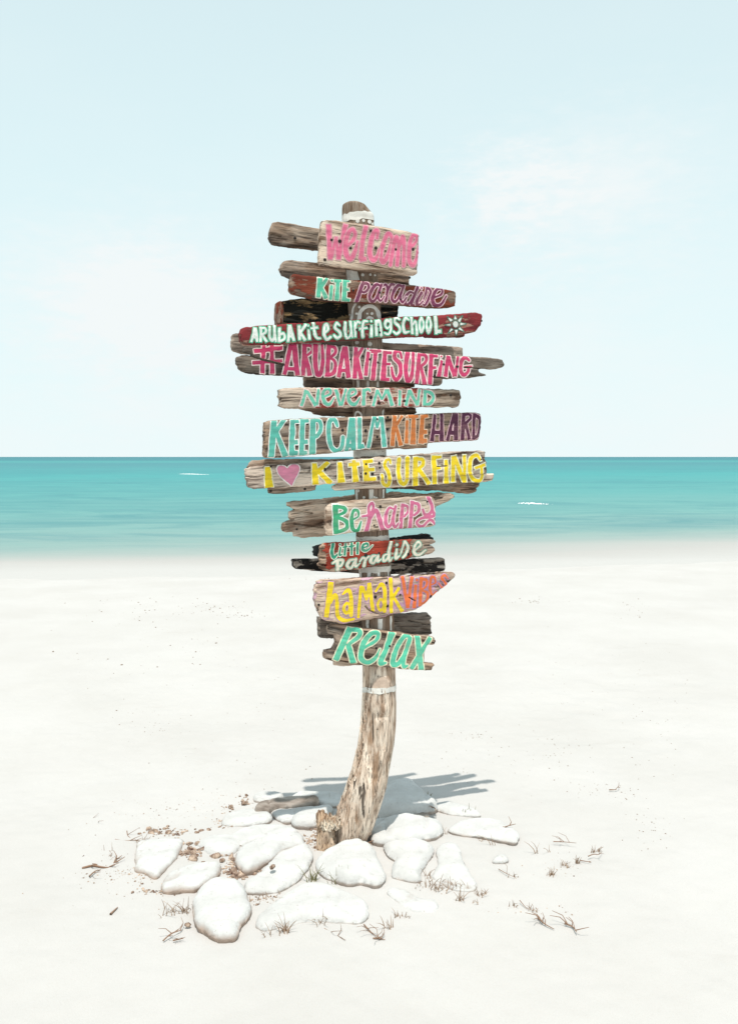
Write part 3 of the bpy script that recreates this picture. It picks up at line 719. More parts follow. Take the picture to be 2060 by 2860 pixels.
board('sign_board', 'brick red board lettered Little paradise in green and cream, slatted right end',
      'G 390,495 415,465 500,455 700,445 900,436 1100,435 1325,425 1343,440 1345,465 1290,476 1335,482 1340,525 1330,532 1200,570 1000,610 800,650 700,670 520,690 440,688 390,670 360,650 362,625 385,610 375,560 385,540', FRONT, 'redlittle', t=.03, rnd=.007, rough=.005,
      nail_holes='G 762,556 870,538 1108,548', cracks='3 G 370,505 420,500;3 G 365,575 430,580;2.5 G 1240,478 1345,472;2.5 G 385,632 440,640',
      letters=word('G', GREEN2, CREAMO, 1.3,
        ('L', 's 496,462,26 486,530,28 500,575,26 535,545,12'),
        ('i', 's 556,495,16 548,555,20 575,545,8;d 552,470,14'),
        ('t', 'l 598,458,18 590,560,22;l 572,492,13 618,484,13'),
        ('t', 'l 648,452,20 645,555,22;l 622,488,13 674,478,13'),
        ('l', 'l 697,448,22 692,550,24'),
        ('e', 's 735,497,12 775,482,14 770,460,18 740,472,22 735,510,24 772,515,20 816,475,10')) +
      word('G', CREAM, (116, 172, 150), 1.5,
        ('P', 'l 532,605,26 530,688,28;s 490,622,16 530,596,22 575,600,22 562,638,20 536,648,14'),
        ('a', 's 662,590,14 628,602,22 610,640,26 636,665,22 665,620,18 678,588,14;s 680,590,22 678,645,22 715,620,8'),
        ('r', 's 712,610,10 735,578,18 756,592,20 745,645,22;s 752,612,12 775,575,18 792,568,14'),
        ('a', 's 845,558,12 812,566,22 800,608,24 825,620,20 852,572,16 862,555,12;s 862,558,20 858,605,22 888,585,8'),
        ('d', 's 935,548,12 908,560,20 903,600,22 930,592,18 950,540,14;s 968,445,22 948,540,26 955,605,18 978,575,8'),
        ('i', 's 1012,510,20 1004,580,24 1035,560,8;d 1014,472,20'),
        ('s', 's 1040,560,8 1070,470,16 1082,448,20 1105,490,24 1090,545,24 1062,575,18'),
        ('e', 's 1165,512,14 1208,475,18 1190,448,20 1160,480,24 1155,535,26 1190,555,22 1248,515,10')))
board('sign_board', 'arrow shaped driftwood board lettered hamak Vibes in yellow and orange',
      'H 70,285 75,262 100,255 92,232 130,222 400,205 820,180 1000,165 1200,150 1400,140 1455,138 1473,155 1460,195 1400,250 1270,350 1110,492 1050,522 880,552 700,597 500,632 360,650 310,645 170,610 130,580 100,520 80,470 60,420 70,370 62,320', FRONT + .004, 'hamak', t=.038, rnd=.013, rough=.005, relief=.0026,
      nail_holes='H 778,242 665,380 783,470 910,358 1213,373 105,458', cracks='2 H 570,475 600,510 680,545 760,545;1.4 H 1000,385 1060,420',
      letters=word('H', YELLOW, VIOLETO, 1.3,
        ('h', 'l 228,230,66 178,585,58;s 222,440,30 265,362,46 285,425,48 292,560,50 350,612,42 452,600,28'),
        ('a', 's 340,355,22 398,312,42 425,380,46 428,480,50 425,560,46;o 385,440,30 350,495,40 380,542,32 415,490,32'),
        ('M', 'l 528,268,44 495,592,36;l 540,280,42 582,412,34;l 578,412,34 606,240,42;l 608,236,46 640,530,44'),
        ('a', 's 668,325,22 722,255,42 755,300,46 756,420,46 756,522,46;o 718,400,26 686,458,36 715,515,30 748,458,30'),
        ('k', 'l 820,190,46 822,545,44;l 902,285,38 830,400,32;l 838,375,38 935,528,42')) +
      word('H', VIBE, VIOLETO, 1.4,
        ('V', 'l 932,175,38 985,490,42;l 1026,175,40 985,490,40'),
        ('i', 'l 1066,258,38 1050,492,46;d 1075,214,32'),
        ('B', 'l 1116,182,42 1106,475,44;s 1116,200,26 1170,215,32 1165,272,28 1118,312,22;s 1120,312,22 1180,342,34 1170,420,36 1108,462,30'),
        ('e', 's 1200,262,16 1256,240,20 1250,188,26 1216,192,32 1205,290,36 1225,368,34 1268,325,16'),
        ('s', 's 1385,200,14 1352,165,28 1320,190,30 1345,225,30 1368,262,30 1330,292,24 1288,238,16')))
board('sign_board', 'notched brown board lettered Relax in aqua, lowest on the post',
      'H 188,700 205,662 240,655 380,665 540,690 720,712 900,735 1050,760 1200,770 1255,785 1272,820 1262,856 1190,861 1172,900 1162,960 1152,1038 1190,1042 1250,1045 1258,1060 1225,1111 1150,1112 1000,1105 800,1086 560,1066 480,1048 240,1022 165,997 150,950 165,912 245,905 262,870 278,840 270,790 268,760 200,752', FRONT + .002, 'brown', t=.034, rnd=.010,
      nail_holes='H 675,888 808,868 ',
      letters=word('H', AQUA, (244, 238, 206), 2.2,
        ('R', 'l 420,686,66 272,1008,62;s 415,708,44 500,712,50 505,770,50 415,842,38;l 395,840,52 448,1040,66'),
        ('e', 's 562,880,32 668,812,40 692,742,42 620,745,50 545,850,56 522,980,56 580,1030,46 660,990,38 708,900,14'),
        ('l', 's 826,736,64 772,900,54 715,1032,58 770,1035,22;l 838,730,66 800,820,56'),
        ('a', 's 1000,762,34 948,775,50 872,900,54 838,1035,58 895,1040,48 965,930,44 1012,800,38;s 1010,790,44 945,1000,48 948,1072,44 982,1060,20'),
        ('X', 'l 1080,762,58 1122,1108,62;l 1214,780,46 1018,1098,52')))
# ------------------------------------------------------------------ post
RING = np.array([  # photo y, left x, right x
    (566, 968, 1006), (572, 957, 1018), (584, 955, 1028), (600, 955, 1041), (625, 955, 1043), (750, 963, 1052), (850, 971, 1061), (980, 980, 1068),
    (1100, 985, 1072), (1265, 988, 1075), (1370, 991, 1077), (1500, 996, 1084), (1600, 1004, 1089), (1720, 1009, 1098), (1870, 1014, 1103),
    (1925, 1013, 1105), (1965, 1010, 1106), (2021, 1006, 1103), (2083, 999, 1098), (2144, 984, 1088), (2193, 966, 1079), (2242, 948, 1064),
    (2280, 938, 1052), (2310, 932, 1042), (2340, 928, 1027), (2370, 925, 1010), (2410, 925, 1000)], float)
pl = on_plane(RING[:, [1, 0]], (0, 0, 0), np.array([0, -1., 0])); pr = on_plane(RING[:, [2, 0]], (0, 0, 0), np.array([0, -1., 0]))
Zr, XLr, XRr = pl[:, 2][::-1], pl[:, 0][::-1], pr[:, 0][::-1]
def post_prof(z):
    xl, xr = np.interp(z, Zr, XLr), np.interp(z, Zr, XRr)
    a = (xr - xl) / 2
    b = np.where(z < .62, a * (.78 + .18 * np.clip((.62 - z) / .4, 0, 1)), .034 + (a * .78 - .034) * np.clip((.72 - z) / .1, 0, 1))
    b = np.minimum(b, a * .95)
    return (xl + xr) / 2, a, b
def bumpf(x, c, w): return np.exp(-((x - c) / w) ** 2)
def post_rel(phi, z):
    """relative radius; phi: 0 = +x, -pi/2 = towards the camera"""
    c, s = np.cos(phi), np.sin(phi)
    r = .026 * vnoise(c * 4 + 30, s * 4 + z * 1.5 + 40, 31) + .030 * vnoise(phi * 5 + 60, z * 3.2 + 10, 32) + .018 * vnoise(phi * 14 + 80, z * 6 + 5, 33)
    low = np.clip((.78 - z) / .2, 0, 1)
    r += low * .045 * vnoise(phi * 3.2 + 12, z * 7 + 3, 34)
    fl = .055 * low + .02
    rid = np.abs(vnoise(phi * 6 + 3 + .6 * vnoise(phi * 2, z * 5, 39), z * 1.7 + 8, 35))
    r -= fl * np.clip(1 - rid / .10, 0, 1)
    # knots and a torn hollow on the lower trunk
    r += .10 * bumpf(phi, -2.05, .28) * bumpf(z, .56, .035) - .12 * bumpf(phi, -1.45, .42) * bumpf(z, .505, .014)
    r += .07 * bumpf(phi, -1.25, .3) * bumpf(z, .535, .02)
    r -= .10 * bumpf(phi, -1.9, .35) * bumpf(z, .40, .07)
    r += .07 * bumpf(phi, -1.5 + (z - .31) * 4, .5) * bumpf(z, .31 + .03 * np.sin(phi * 2.2 + 1), .010)
    r -= .07 * bumpf(phi, -1.25, .35) * bumpf(z, .275, .02)
    # long split down the left edge
    r -= .20 * low * bumpf(phi, -2.55 + .2 * vnoise(z * 9, z * 0 + 1, 36) + (z - .4) * .5, .07)
    r += .06 * low * bumpf(phi, -2.85, .16)
    return 1 + r
def post_pt(phi, z, extra=0.0):
    cx, a, b = post_prof(z)
    k = post_rel(phi, z)
    return np.stack([cx + (a * k + extra) * np.cos(phi), (b * k + extra) * np.sin(phi), z + 0 * phi], -1)
NPHI = 150
zs = np.concatenate([np.arange(Zr[0], .8, .0045), np.arange(.8, Zr[-3], .008), np.linspace(Zr[-3], Zr[-1], 8)])
phis = np.arange(NPHI) / NPHI * 2 * math.pi - math.pi
PH, ZZ = np.meshgrid(phis, zs)
pv = post_pt(PH, ZZ).reshape(-1, 3)
topz = Zr[-1]
# top is sawn on a slant and rounded
pf = []
nz = len(zs)
for i in range(nz - 1):
    for j in range(NPHI):
        k = (j + 1) % NPHI
        pf.append((i * NPHI + j, i * NPHI + k, (i + 1) * NPHI + k, (i + 1) * NPHI + j))
pf.append(tuple((nz - 1) * NPHI + j for j in range(NPHI)))
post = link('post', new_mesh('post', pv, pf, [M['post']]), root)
post['label'] = 'bare driftwood trunk, curved at the foot, with white painted bands and dots'

# broken stub at the foot of the trunk, torn and pale on top
def stub():
    v, f = [], []
    n, m = 40, 26
    base, top_ = ground_at(905, 2382), on_plane([(912, 2322)], (0, -.05, 0), np.array([0, -1., 0]))[0]
    for i in range(m):
        t = i / (m - 1)
        cx = base[0] + (top_[0] - base[0]) * t + .0; cy = base[1] + .03 + (-.045 - base[1] - .03) * t
        zt = -.03 + (top_[2] + .075) * t
        for j in range(n):
            p = j / n * 2 * math.pi
            rr = .036 + .006 * float(vnoise(np.array(p * 3.), np.array(t * 2.), 40)) + .006 * float(vnoise(np.array(p * 9.), np.array(t * 3.), 41)) - .004 * t
            zz = zt + (.022 * float(vnoise(np.array(p * 4.), np.array(1.), 42)) - .018 * math.cos(p)) * t
            v.append((cx + rr * math.cos(p), cy + rr * .85 * math.sin(p), zz))
    for i in range(m - 1):
        for j in range(n):
            k = (j + 1) % n; f.append((i * n + j, i * n + k, (i + 1) * n + k, (i + 1) * n + j))
    # crumbled top: rings inward
    last = (m - 1) * n; cc = np.mean(np.array(v[last:last + n]), 0)
    prev = last
    for q in range(1, 7):
        s = 1 - q / 7; st = len(v)
        for j in range(n):
            w = np.array(v[last + j]) * s + cc * (1 - s)
            p = j / n * 2 * math.pi
            v.append((w[0], w[1], w[2] + .016 * float(vnoise(np.array(p * 3 + q * 1.7), np.array(q * 1.3), 43)) + .012 * math.sin(q * .5)))
        for j in range(n):
            k = (j + 1) % n; f.append((prev + j, prev + k, st + k, st + j))
        prev = st
    f.append(tuple(prev + j for j in range(n)))
    o = link('broken_stub', new_mesh('broken_stub', v, f, [wood('dark_stub_wood', (214, 184, 154), (104, 78, 58), .4, .1, seed=21, axis='z')]), root)
    o['label'] = 'short broken root stub with torn pale top at the foot of the trunk'
    # splintered fibres standing on the torn top
    r = random.Random(4); v, f = [], []
    for q in range(620):
        a, rr = r.uniform(0, 6.28), math.sqrt(r.random()) * .046
        x, y = cc[0] + rr * math.cos(a) + .012, cc[1] + rr * .85 * math.sin(a) - .006; z = cc[2] + .022 * r.random() - .016 - .4 * max(0, rr - .03)
        w, hh = r.uniform(.0015, .006), r.uniform(.004, .016)
        lx, ly = r.gauss(0, .008), r.gauss(0, .006); b = len(v)
        an = r.uniform(0, 3.1)
        v += [(x - w * math.cos(an), y - w * math.sin(an), z - .01), (x + w * math.cos(an), y + w * math.sin(an), z - .01), (x + w * math.sin(an), y - w * math.cos(an), z - .01), (x + lx, y + ly, z + hh)]
        f += [(b, b + 1, b + 3), (b + 1, b + 2, b + 3), (b + 2, b, b + 3)]
    g = link('splinters', new_mesh('splinters', v, f, [wood('pale_torn_fibre', (244, 230, 210), (196, 164, 134), .6, 0, seed=22, axis='z')], smooth=False), root)
    g['kind'] = 'stuff'
stub()
def bark_flakes():
    r = random.Random(9); v, f = [], []
    for q in range(150):
        z = r.uniform(.02, .62); phi = -2.55 + r.gauss(0, .10) + (z - .4) * .5
        if r.random() < .25: phi = r.uniform(-2.9, -.4); 
        p = post_pt(np.array(phi), np.array(z), .001); w, l = r.uniform(.002, .006), r.uniform(.008, .028)
        q1 = post_pt(np.array(phi + w / .055), np.array(z), .002); q2 = post_pt(np.array(phi + r.uniform(-.06, .06)), np.array(z + l), r.uniform(.002, .008))
        q3 = post_pt(np.array(phi + w / .11), np.array(z + l * .4), .006)
        b = len(v); v += [tuple(p), tuple(q1), tuple(q2), tuple(q3)]
        f += [(b, b + 1, b + 3), (b + 1, b + 2, b + 3), (b + 2, b, b + 3)]
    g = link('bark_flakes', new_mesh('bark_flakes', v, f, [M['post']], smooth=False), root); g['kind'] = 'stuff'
bark_flakes()

# painted bands right round the post
def band(ytop, ybot, slant=0.0, mat='white', label=None):
    zt = on_plane([(1030, ytop)], (0, -.04, 0), np.array([0, -1., 0]))[0][2]; zb = on_plane([(1030, ybot)], (0, -.04, 0), np.array([0, -1., 0]))[0][2]
    n = 120; v, f = [], []
    ks = 6
    for k in range(ks + 1):
        for j in range(n):
            p = j / n * 2 * math.pi
            e = .003 * float(vnoise(np.array(p * 4.), np.array(float(k // 4)), 50 + int(ytop) % 7))
            z = zb + (zt - zb) * k / ks + slant * math.cos(p) + e
            v.append(tuple(post_pt(np.array(p - math.pi * 2 if p > math.pi else p), np.array(z), .0014)))
    for k in range(ks):
        for j in range(n):
            q = (j + 1) % n; f.append((k * n + j, k * n + q, k * n + n + q, k * n + n + j))
    o = link('painted_band', new_mesh('painted_band', v, f, [M[mat]]), root)
for a in ((590, 612, .006), (1253, 1275, .004, 'dimwhite'), (1499, 1517, .003, 'dimwhite'), (1585, 1601, .002, 'dimwhite'), (1921, 1936, .002)):
    band(*a)
# painted dots, stripes and eye on the front of the post
def post_mark(name, crop, text, mat='white'):
    st = []
    for kind, pp in parse(crop, text):
        w = on_plane(pp[:, :2], (0, -.034, 0), np.array([0, -1., 0]))
        st.append((kind, np.column_stack([w[:, 0], w[:, 2], pp[:, 2] * DEPTH_K])))
    ap = np.vstack([s[1] for s in st]); m = ap[:, 2].max() / 2 + .004
    def ls(x, y):
        cx, a, b = post_prof(y)
        return np.minimum(strokes_sd(st, x, y) + .001 * vnoise(x * 70, y * 70, 55), a * .95 - np.abs(x - cx))
    r = sheet(ls, (ap[:, 0].min() - m, ap[:, 1].min() - m, ap[:, 0].max() + m, ap[:, 1].max() + m), .0021)
    if r is None: return
    x, z, F_ = r
    cx, a, b = post_prof(z)
    phi = -np.arccos(np.clip((x - cx) / a, -.98, .98))
    link(name, new_mesh(name, post_pt(phi, z, .0013), [q for ff in F_ for q in ff.tolist()], [M[mat]]), root)
for c, xs in (('A', (910, 252, 34, 962, 248, 30, 1015, 252, 34, 1045, 268, 30, 955, 745, 26, 1022, 740, 24, 1066, 740, 20, 850, 745, 30, 870, 720, 34)),
              ('B', (742, 388, 22, 722, 438, 18, 838, 438, 22, 802, 440, 14, 665, 440, 14)),
              ('C', (1402, 432, 38, 1530, 448, 46)), ('E', (1390, 1280, 26, 1522, 1288, 24)), ('G', (748, 86, 22, 832, 84, 16, 906, 76, 14))):
    for i in range(0, len(xs), 3): post_mark('painted_dot', c, 'd %g,%g,%g' % xs[i:i + 3])
post_mark('painted_eye', 'B', 's 742,485,30 748,430,30 782,392,28 830,382,26 872,400,26 895,450,26 898,500,24;d 822,492,62')
post_mark('painted_swirl', 'B', 's 712,362,16 690,410,18 682,480,18')
post_mark('painted_smudge', 'A', 'p 812,680 880,684 905,705 930,790 820,790 808,730', 'dimwhite')
post_mark('painted_loop', 'E', 's 1292,410,16 1298,365,20 1320,348,22 1352,372,20 1362,410,16')
post_mark('painted_loop', 'E', 's 1592,400,12 1590,350,14 1606,308,12')
for c, segs in (('E', ('l 1305,1200,26 1305,1312,20', 'l 1322,1196,28 1318,1225,26', 'l 1465,1195,46 1462,1312,34', 'l 1600,1190,24 1598,1312,20')),
                ('C', ('l 1345,822,30 1345,897,20', 'l 1412,825,28 1412,897,26', 'l 1512,825,30 1512,897,26', 'l 1612,825,26 1612,897,28')),
                ('G', ('l 720,700,20 720,742,14', 'l 790,690,34 788,742,22', 'l 868,690,24 868,742,20', 'l 946,690,14 946,742,12')),
                ('H', ('l 588,598,30 590,705,26', 'l 716,596,46 712,712,38', 'l 822,576,22 822,720,18'))):
    for s in segs: post_mark('painted_stripe', c, s, 'dimwhite' if c == 'C' else 'white')
post_mark('painted_oval', 'T', 'p 770,275 785,215 830,165 875,148 920,160 960,200 985,270 975,290 770,285', 'faint')

# ------------------------------------------------------------------ sand, sea, sky side
w = NT('white_coral_sand', .95, .1)
g = w.noise(w.map((1, 1, 1)), 420, 3, .7)
g2 = w.noise(w.map((1, 1, 1)), 1.1, 6, .6)
g3 = w.noise(w.map((1, 1, 1)), 60, 6, .75)
col = w.mix(w.ramp(g2, [(.35, 0.0), (.65, 1.0)]), (.51, .488, .463, 1), (.55, .529, .507, 1))
col = w.mix(w.ramp(g, [(.3, .5), (.45, 0.0)]), col, (.42, .38, .33, 1))
col = w.mix(w.ramp(g3, [(.22, .8), (.29, 0.0)]), col, (.30, .25, .21, 1))
far = w.noise(w.map((.8, 2.2, 1), (3, 1, 0)), 1.4, 7, .68)
col = w.mix(w.ramp(far, [(.60, 0.0), (.78, .22)]), col, (.34, .30, .26, 1))
SAND = w.done(col, w.bump(g3, .35, .006, w.bump(g, .3, .002)))

def sand_h(x, y):
    near = np.exp(-((x / 7) ** 2 + ((y - 1) / 9) ** 2))
    h = .012 * vnoise(x * 1.3, y * 1.3, 1) + .007 * vnoise(x * 3.7, y * 3.7, 2) * near
    foot = .5 + .5 * vnoise(x * .7, y * .7, 9)
    h += near * foot * .008 * vnoise(x * 9, y * 9, 3) + near * .0025 * vnoise(x * 24, y * 24, 4)
    h += np.clip(y - 2, 0, 3) / 3 * .010 * foot * vnoise(x * 4, y * 3, 5)
    flat = np.exp(-((x / .25) ** 2 + (y / .22) ** 2)); h = h * (1 - flat * .7)
    shore = 7.5 + .18 * x + .25 * vnoise(x * .12, x * 0 + 3, 6)
    h -= np.clip((y - shore + 3.5) / 6, 0, 1) ** 2 * .10 + np.clip((y - shore - 1) / 14, 0, 30) * .5
    return h
def graded(lo, hi, c0, c1, fine, growth):
    a = list(np.arange(c0, c1, fine)); s = fine
    while a[-1] < hi: s *= growth; a.append(a[-1] + s)
    s = fine; b = []
    q = c0
    while q > lo: s *= growth; q -= s; b.append(q)
    return np.array(b[::-1] + a)
gx, gy = graded(-24000, 24000, -1.9, 1.9, .013, 1.055), graded(-12, 30000, -1.5, 2.3, .013, 1.035)
X, Y = np.meshgrid(gx, gy, indexing='ij')
Zs = sand_h(X, Y)
Zs = np.maximum(Zs, -6)
nx, ny = X.shape
idx = np.arange(nx * ny).reshape(nx, ny)
fc = np.stack([idx[:-1, :-1], idx[1:, :-1], idx[1:, 1:], idx[:-1, 1:]], -1).reshape(-1, 4)
def fast_mesh(name, v, quads, mats):
    me = bpy.data.meshes.new(name); me.vertices.add(len(v)); me.vertices.foreach_set('co', np.asarray(v, np.float32).ravel())
    nq = len(quads); me.loops.add(nq * 4); me.loops.foreach_set('vertex_index', np.asarray(quads, np.int32).ravel())
    me.polygons.add(nq); me.polygons.foreach_set('loop_start', np.arange(nq, dtype=np.int32) * 4)
    try: me.polygons.foreach_set('loop_total', np.full(nq, 4, np.int32))
    except Exception: pass
    me.polygons.foreach_set('use_smooth', np.ones(nq, bool))
    for m in mats: me.materials.append(m)
    me.update(calc_edges=True); me.validate(); return me
link('sand', fast_mesh('sand', np.stack([X, Y, Zs], -1).reshape(-1, 3), fc, [SAND]), kind='structure')

# sea: base colour follows the depth of the water out from the shore
w = NT('shallow_turquoise_sea', .4, .03)
sx = w.n.new('ShaderNodeSeparateXYZ'); w.l.new(w.tc.outputs['Object'], sx.inputs[0])
big = w.noise(w.map((.02, .10, 1), (2, 0, 0)), 1.2, 5, .6)
dist = w.math('SUBTRACT', sx.outputs[1], w.math('MULTIPLY', sx.outputs[0], .18))
lg = w.math('LOGARITHM', w.math('MAXIMUM', dist, 1.0), 10.0)
lg = w.math('ADD', lg, w.math('MULTIPLY', w.math('SUBTRACT', big, .5), .20))
fac = w.math('DIVIDE', lg, 4.0)
col = w.ramp(fac, [(.247, (.50, .48, .455, 1)), (.262, (.43, .41, .385, 1)), (.276, (.31, .36, .335, 1)), (.292, (.215, .33, .305, 1)), (.33, (.13, .315, .295, 1)), (.38, (.078, .295, .285, 1)), (.47, (.028, .28, .28, 1)), (.55, (.032, .225, .245, 1)), (.585, (.026, .205, .235, 1)), (.62, (.035, .29, .28, 1)), (.66, (.012, .175, .21, 1)), (.8, (.01, .15, .19, 1))])
rip = w.noise(w.map((.55, 2.4, 1)), 1.5, 7, .62, .3)
rip2 = w.math('ADD', w.math('MULTIPLY', w.noise(w.map((.16, .42, 1), (5, 5, 0)), 1.0, 8, .66, 1.2), .65), w.math('MULTIPLY', w.noise(w.map((.02, .035, 1), (1, 5, 0)), 1.0, 6, .62, .8), .35))
deep = w.ramp(fac, [(.272, 0.0), (.31, 1.0)])
col = w.mix(w.math('MULTIPLY', w.ramp(rip, [(.45, 0.0), (.62, .18)]), deep), col, (.11, .33, .31, 1))
col = w.mix(w.math('MULTIPLY', w.ramp(rip2, [(.47, 0.0), (.60, .5)]), deep), col, (.02, .17, .205, 1))
SEA = w.done(col, w.bump(rip, .25, .05))
w.b.inputs['Specular Tint'].default_value = (.85, 1, 1, 1)
sg_x, sg_y = graded(-24000, 24000, -14, 14, .35, 1.10), graded(6.0, 30000, 9, 26, .16, 1.05)
X, Y = np.meshgrid(sg_x, sg_y, indexing='ij'); nx, ny = X.shape; idx = np.arange(nx * ny).reshape(nx, ny)
fade = np.exp(-np.clip(Y - 60, 0, None) / 150) * np.clip((Y - 10) / 8, 0, 1)
Zw = -.085 + fade * (.010 * vnoise(X * .25, Y * 1.1, 12) + .007 * vnoise(X * .8, Y * 2.4, 13))
fc = np.stack([idx[:-1, :-1], idx[1:, :-1], idx[1:, 1:], idx[:-1, 1:]], -1).reshape(-1, 4)
link('sea', fast_mesh('sea', np.stack([X, Y, Zw], -1).reshape(-1, 3), fc, [SEA]), kind='structure')

# breaking wavelets: low foam ridges lying on the water
foam_mat = NT('white_foam', .8, .2).done((.8, .82, .8, 1))
def foam(px0, px1, py, thick, seed, label):
    a, b = ground_at(px0, py, -.06), ground_at(px1, py + 2, -.06)
    r = random.Random(seed); v, f = [], []
    n = 46
    L = b - a
    for i in range(n):
        t = (i + r.uniform(-.3, .3)) / n
        env = max(.15, math.sin(math.pi * min(1, max(0, t)) ** .7))
        if r.random() > .9 * env + .1: continue
        c = a + L * t + np.array([0, r.gauss(0, 1) * thick * 3, 0]); l = np.linalg.norm(L) / n * r.uniform(.5, 1.5); hh = thick * env * r.uniform(.4, 1)
        s = len(v)
        for k in range(8):
            q = k * math.pi / 4; v.append((c[0] + l * math.cos(q), c[1] + hh * 3 * math.sin(q) * r.uniform(.6, 1.3), -.085))
        for k in range(8):
            q = k * math.pi / 4; v.append((c[0] + .6 * l * math.cos(q), c[1] + hh * 1.6 * math.sin(q), -.085 + hh * r.uniform(.6, 1)))
        for k in range(8): f.append((s + k, s + (k + 1) % 8, s + 8 + (k + 1) % 8, s + 8 + k))
        f.append(tuple(s + 8 + k for k in range(8)))
    o = link('wave_crest', new_mesh('wave_crest', v, f, [foam_mat]), label=label, category='wave')
foam(1442, 1545, 1404, .05, 1, 'white breaking wavelet on the turquoise water to the right of the boards')
foam(500, 590, 1323, .06, 4, 'thin foam line on the far water left of the boards')

# ------------------------------------------------------------------ stones
def limestone(nm, stain):
    w = NT(nm, .92, .12)
    a1 = w.noise(w.map((1, 1, 1)), 9, 7, .6)
    a2 = w.noise(w.map((1, 1, 1)), 90, 5, .65)
    col = w.mix(w.ramp(a1, [(.35, 0.0), (.65, 1.0)]), (.53, .517, .495, 1), (.62, .61, .59, 1))
    col = w.mix(w.ramp(a2, [(.30, .75), (.37, 0.0)]), col, (.36, .31, .27, 1))
    pit = w.noise(w.map((1, 1, 1), (7, 7, 7)), 34, 6, .7)
    col = w.mix(w.ramp(pit, [(.30, .5), (.40, 0.0)]), col, (.40, .37, .34, 1))
    sxn = w.n.new('ShaderNodeSeparateXYZ'); w.l.new(w.tc.outputs['Object'], sxn.inputs[0])
    zline = w.math('ADD', sxn.outputs[2], w.math('MULTIPLY', w.math('SUBTRACT', a1, .5), .03))
    col = w.mix(w.ramp(w.math('ADD', w.math('MULTIPLY', zline, 20), .5), stain), col, (.36, .27, .215, 1))   # brown stain of soil round the lower side
    return w.done(col, w.bump(a1, .5, .02, w.bump(pit, .7, .008, w.bump(a2, .5, .003))))
STONE = limestone('white_limestone', [(.40, .7), (.56, 0.0)])
STONE_D = limestone('soil_stained_limestone', [(.46, .95), (.78, 0.0)])
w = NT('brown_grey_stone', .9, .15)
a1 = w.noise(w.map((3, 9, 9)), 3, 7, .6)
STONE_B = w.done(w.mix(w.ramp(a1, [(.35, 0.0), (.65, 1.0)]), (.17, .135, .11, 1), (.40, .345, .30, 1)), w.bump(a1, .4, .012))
def stone(label, outline, H=.05, zc=.02, r=.06, mat=None, dz=0.0, seed=0, group=None):
    r = r * .5; H = zc + (H - zc) * (.52 if seed != 14 else .66); zc *= .5; H -= zc * .6
    pts = on_plane(crop_pts(outline), (0, 0, zc + dz), np.array([0, 0, 1.]))[:, :2]
    pts = catmull(pts, 4, True)
    c = (pts.min(0) + pts.max(0)) / 2; poly = pts - c
    def sd(x, y): return poly_sd(poly, x, y) + .005 * vnoise(x * 22, y * 22, seed + 2) + .0022 * vnoise(x * 90, y * 90, seed + 3)
    def prof(d): return np.sqrt(np.clip(1 - (1 - np.clip(d / r, 0, 1)) ** 2, 0, 1))
    def top(x, y, d): return (H - zc) * (.55 * prof(d) + .45 * prof(d * .35)) + (.010 * vnoise(x * 7, y * 7, seed + 4) - .008 * np.clip(1 - np.abs(vnoise(x * 6 + 9, y * 6, seed + 8)) / .10, 0, 1)) * np.clip(d / .02, 0, 1) + .0024 * vnoise(x * 38, y * 38, seed + 5) * np.clip(d / .01, 0, 1)
    def bot(x, y, d): return -(zc + .02) * np.clip(prof(d * 1.2), 0, 1)
    m = .02
    v, f = slab(sd, (poly[:, 0].min() - m, poly[:, 1].min() - m, poly[:, 0].max() + m, poly[:, 1].max() + m), .0085, top, bot)
    o = link('stone', new_mesh('stone', v, f, [mat or STONE]), label=label, category='stone')
    o.location = (c[0], c[1], zc + dz)
S = stone
S('flat white stone furthest left of the stone ring, brown along its lower edge', 'J 412,440 470,412 600,403 740,402 766,425 745,500 660,600 572,682 540,686 470,650 405,636 400,560 405,480', .062, .028, .05, mat=STONE_D, seed=1)
S('white stone with brown underside, between the furthest left stone and the round front stone', 'J 608,740 640,690 720,630 850,590 960,582 1035,592 1052,635 1010,690 930,735 860,775 740,786 640,790 612,775', .060, .030, .045, mat=STONE_D, seed=2)
S('round white boulder at the front left, nearest the camera', 'J 838,960 835,890 870,800 930,745 1010,722 1120,725 1210,735 1262,830 1288,930 1262,1000 1215,1050 1190,1120 1150,1152 1080,1162 1010,1152 940,1105 880,1065 850,1010', .080, .036, .075, mat=STONE_D, seed=3)
S('large flat white stone lying at the front centre with a dark cracked front edge', 'K 42,1040 52,995 120,930 250,830 370,762 500,745 640,772 780,820 870,870 902,925 905,975 850,1018 700,1035 560,1018 450,1025 300,1055 140,1088 85,1082', .058, .022, .06, seed=4)
S('long white stone slanting up right, directly left of the central front stone', 'K -45,785 -30,730 60,660 150,570 240,475 340,432 430,440 472,500 465,545 420,630 350,712 280,762 180,795 60,802 -20,808', .060, .024, .06, seed=5)
S('elongated white stone behind the slanting one with gravel under its lower tip', 'J 1163,565 1185,505 1235,455 1400,400 1560,365 1660,375 1695,410 1680,450 1540,495 1460,535 1390,580 1310,630 1230,642 1185,605', .072, .034, .05, mat=STONE_D, seed=6)
S('low smooth white stone half sunk behind the elongated stone on the left', 'J 1110,405 1150,350 1290,300 1460,290 1600,315 1645,360 1560,385 1400,400 1300,420 1235,442 1180,432', .062, .030, .06, seed=7)
S('oval white stone at the back left of the ring beside the brown pebbles', 'J 1066,262 1095,222 1160,190 1280,176 1390,188 1442,222 1410,258 1300,282 1180,292 1085,290', .066, .034, .06, seed=8)
S('long narrow brown sided stone lying at the back left, shadowed by the boards', 'K 28,168 50,135 130,108 260,90 400,82 505,92 525,108 480,122 400,132 280,148 180,160 70,176', .075, .045, .035, STONE_B, .012, seed=9)
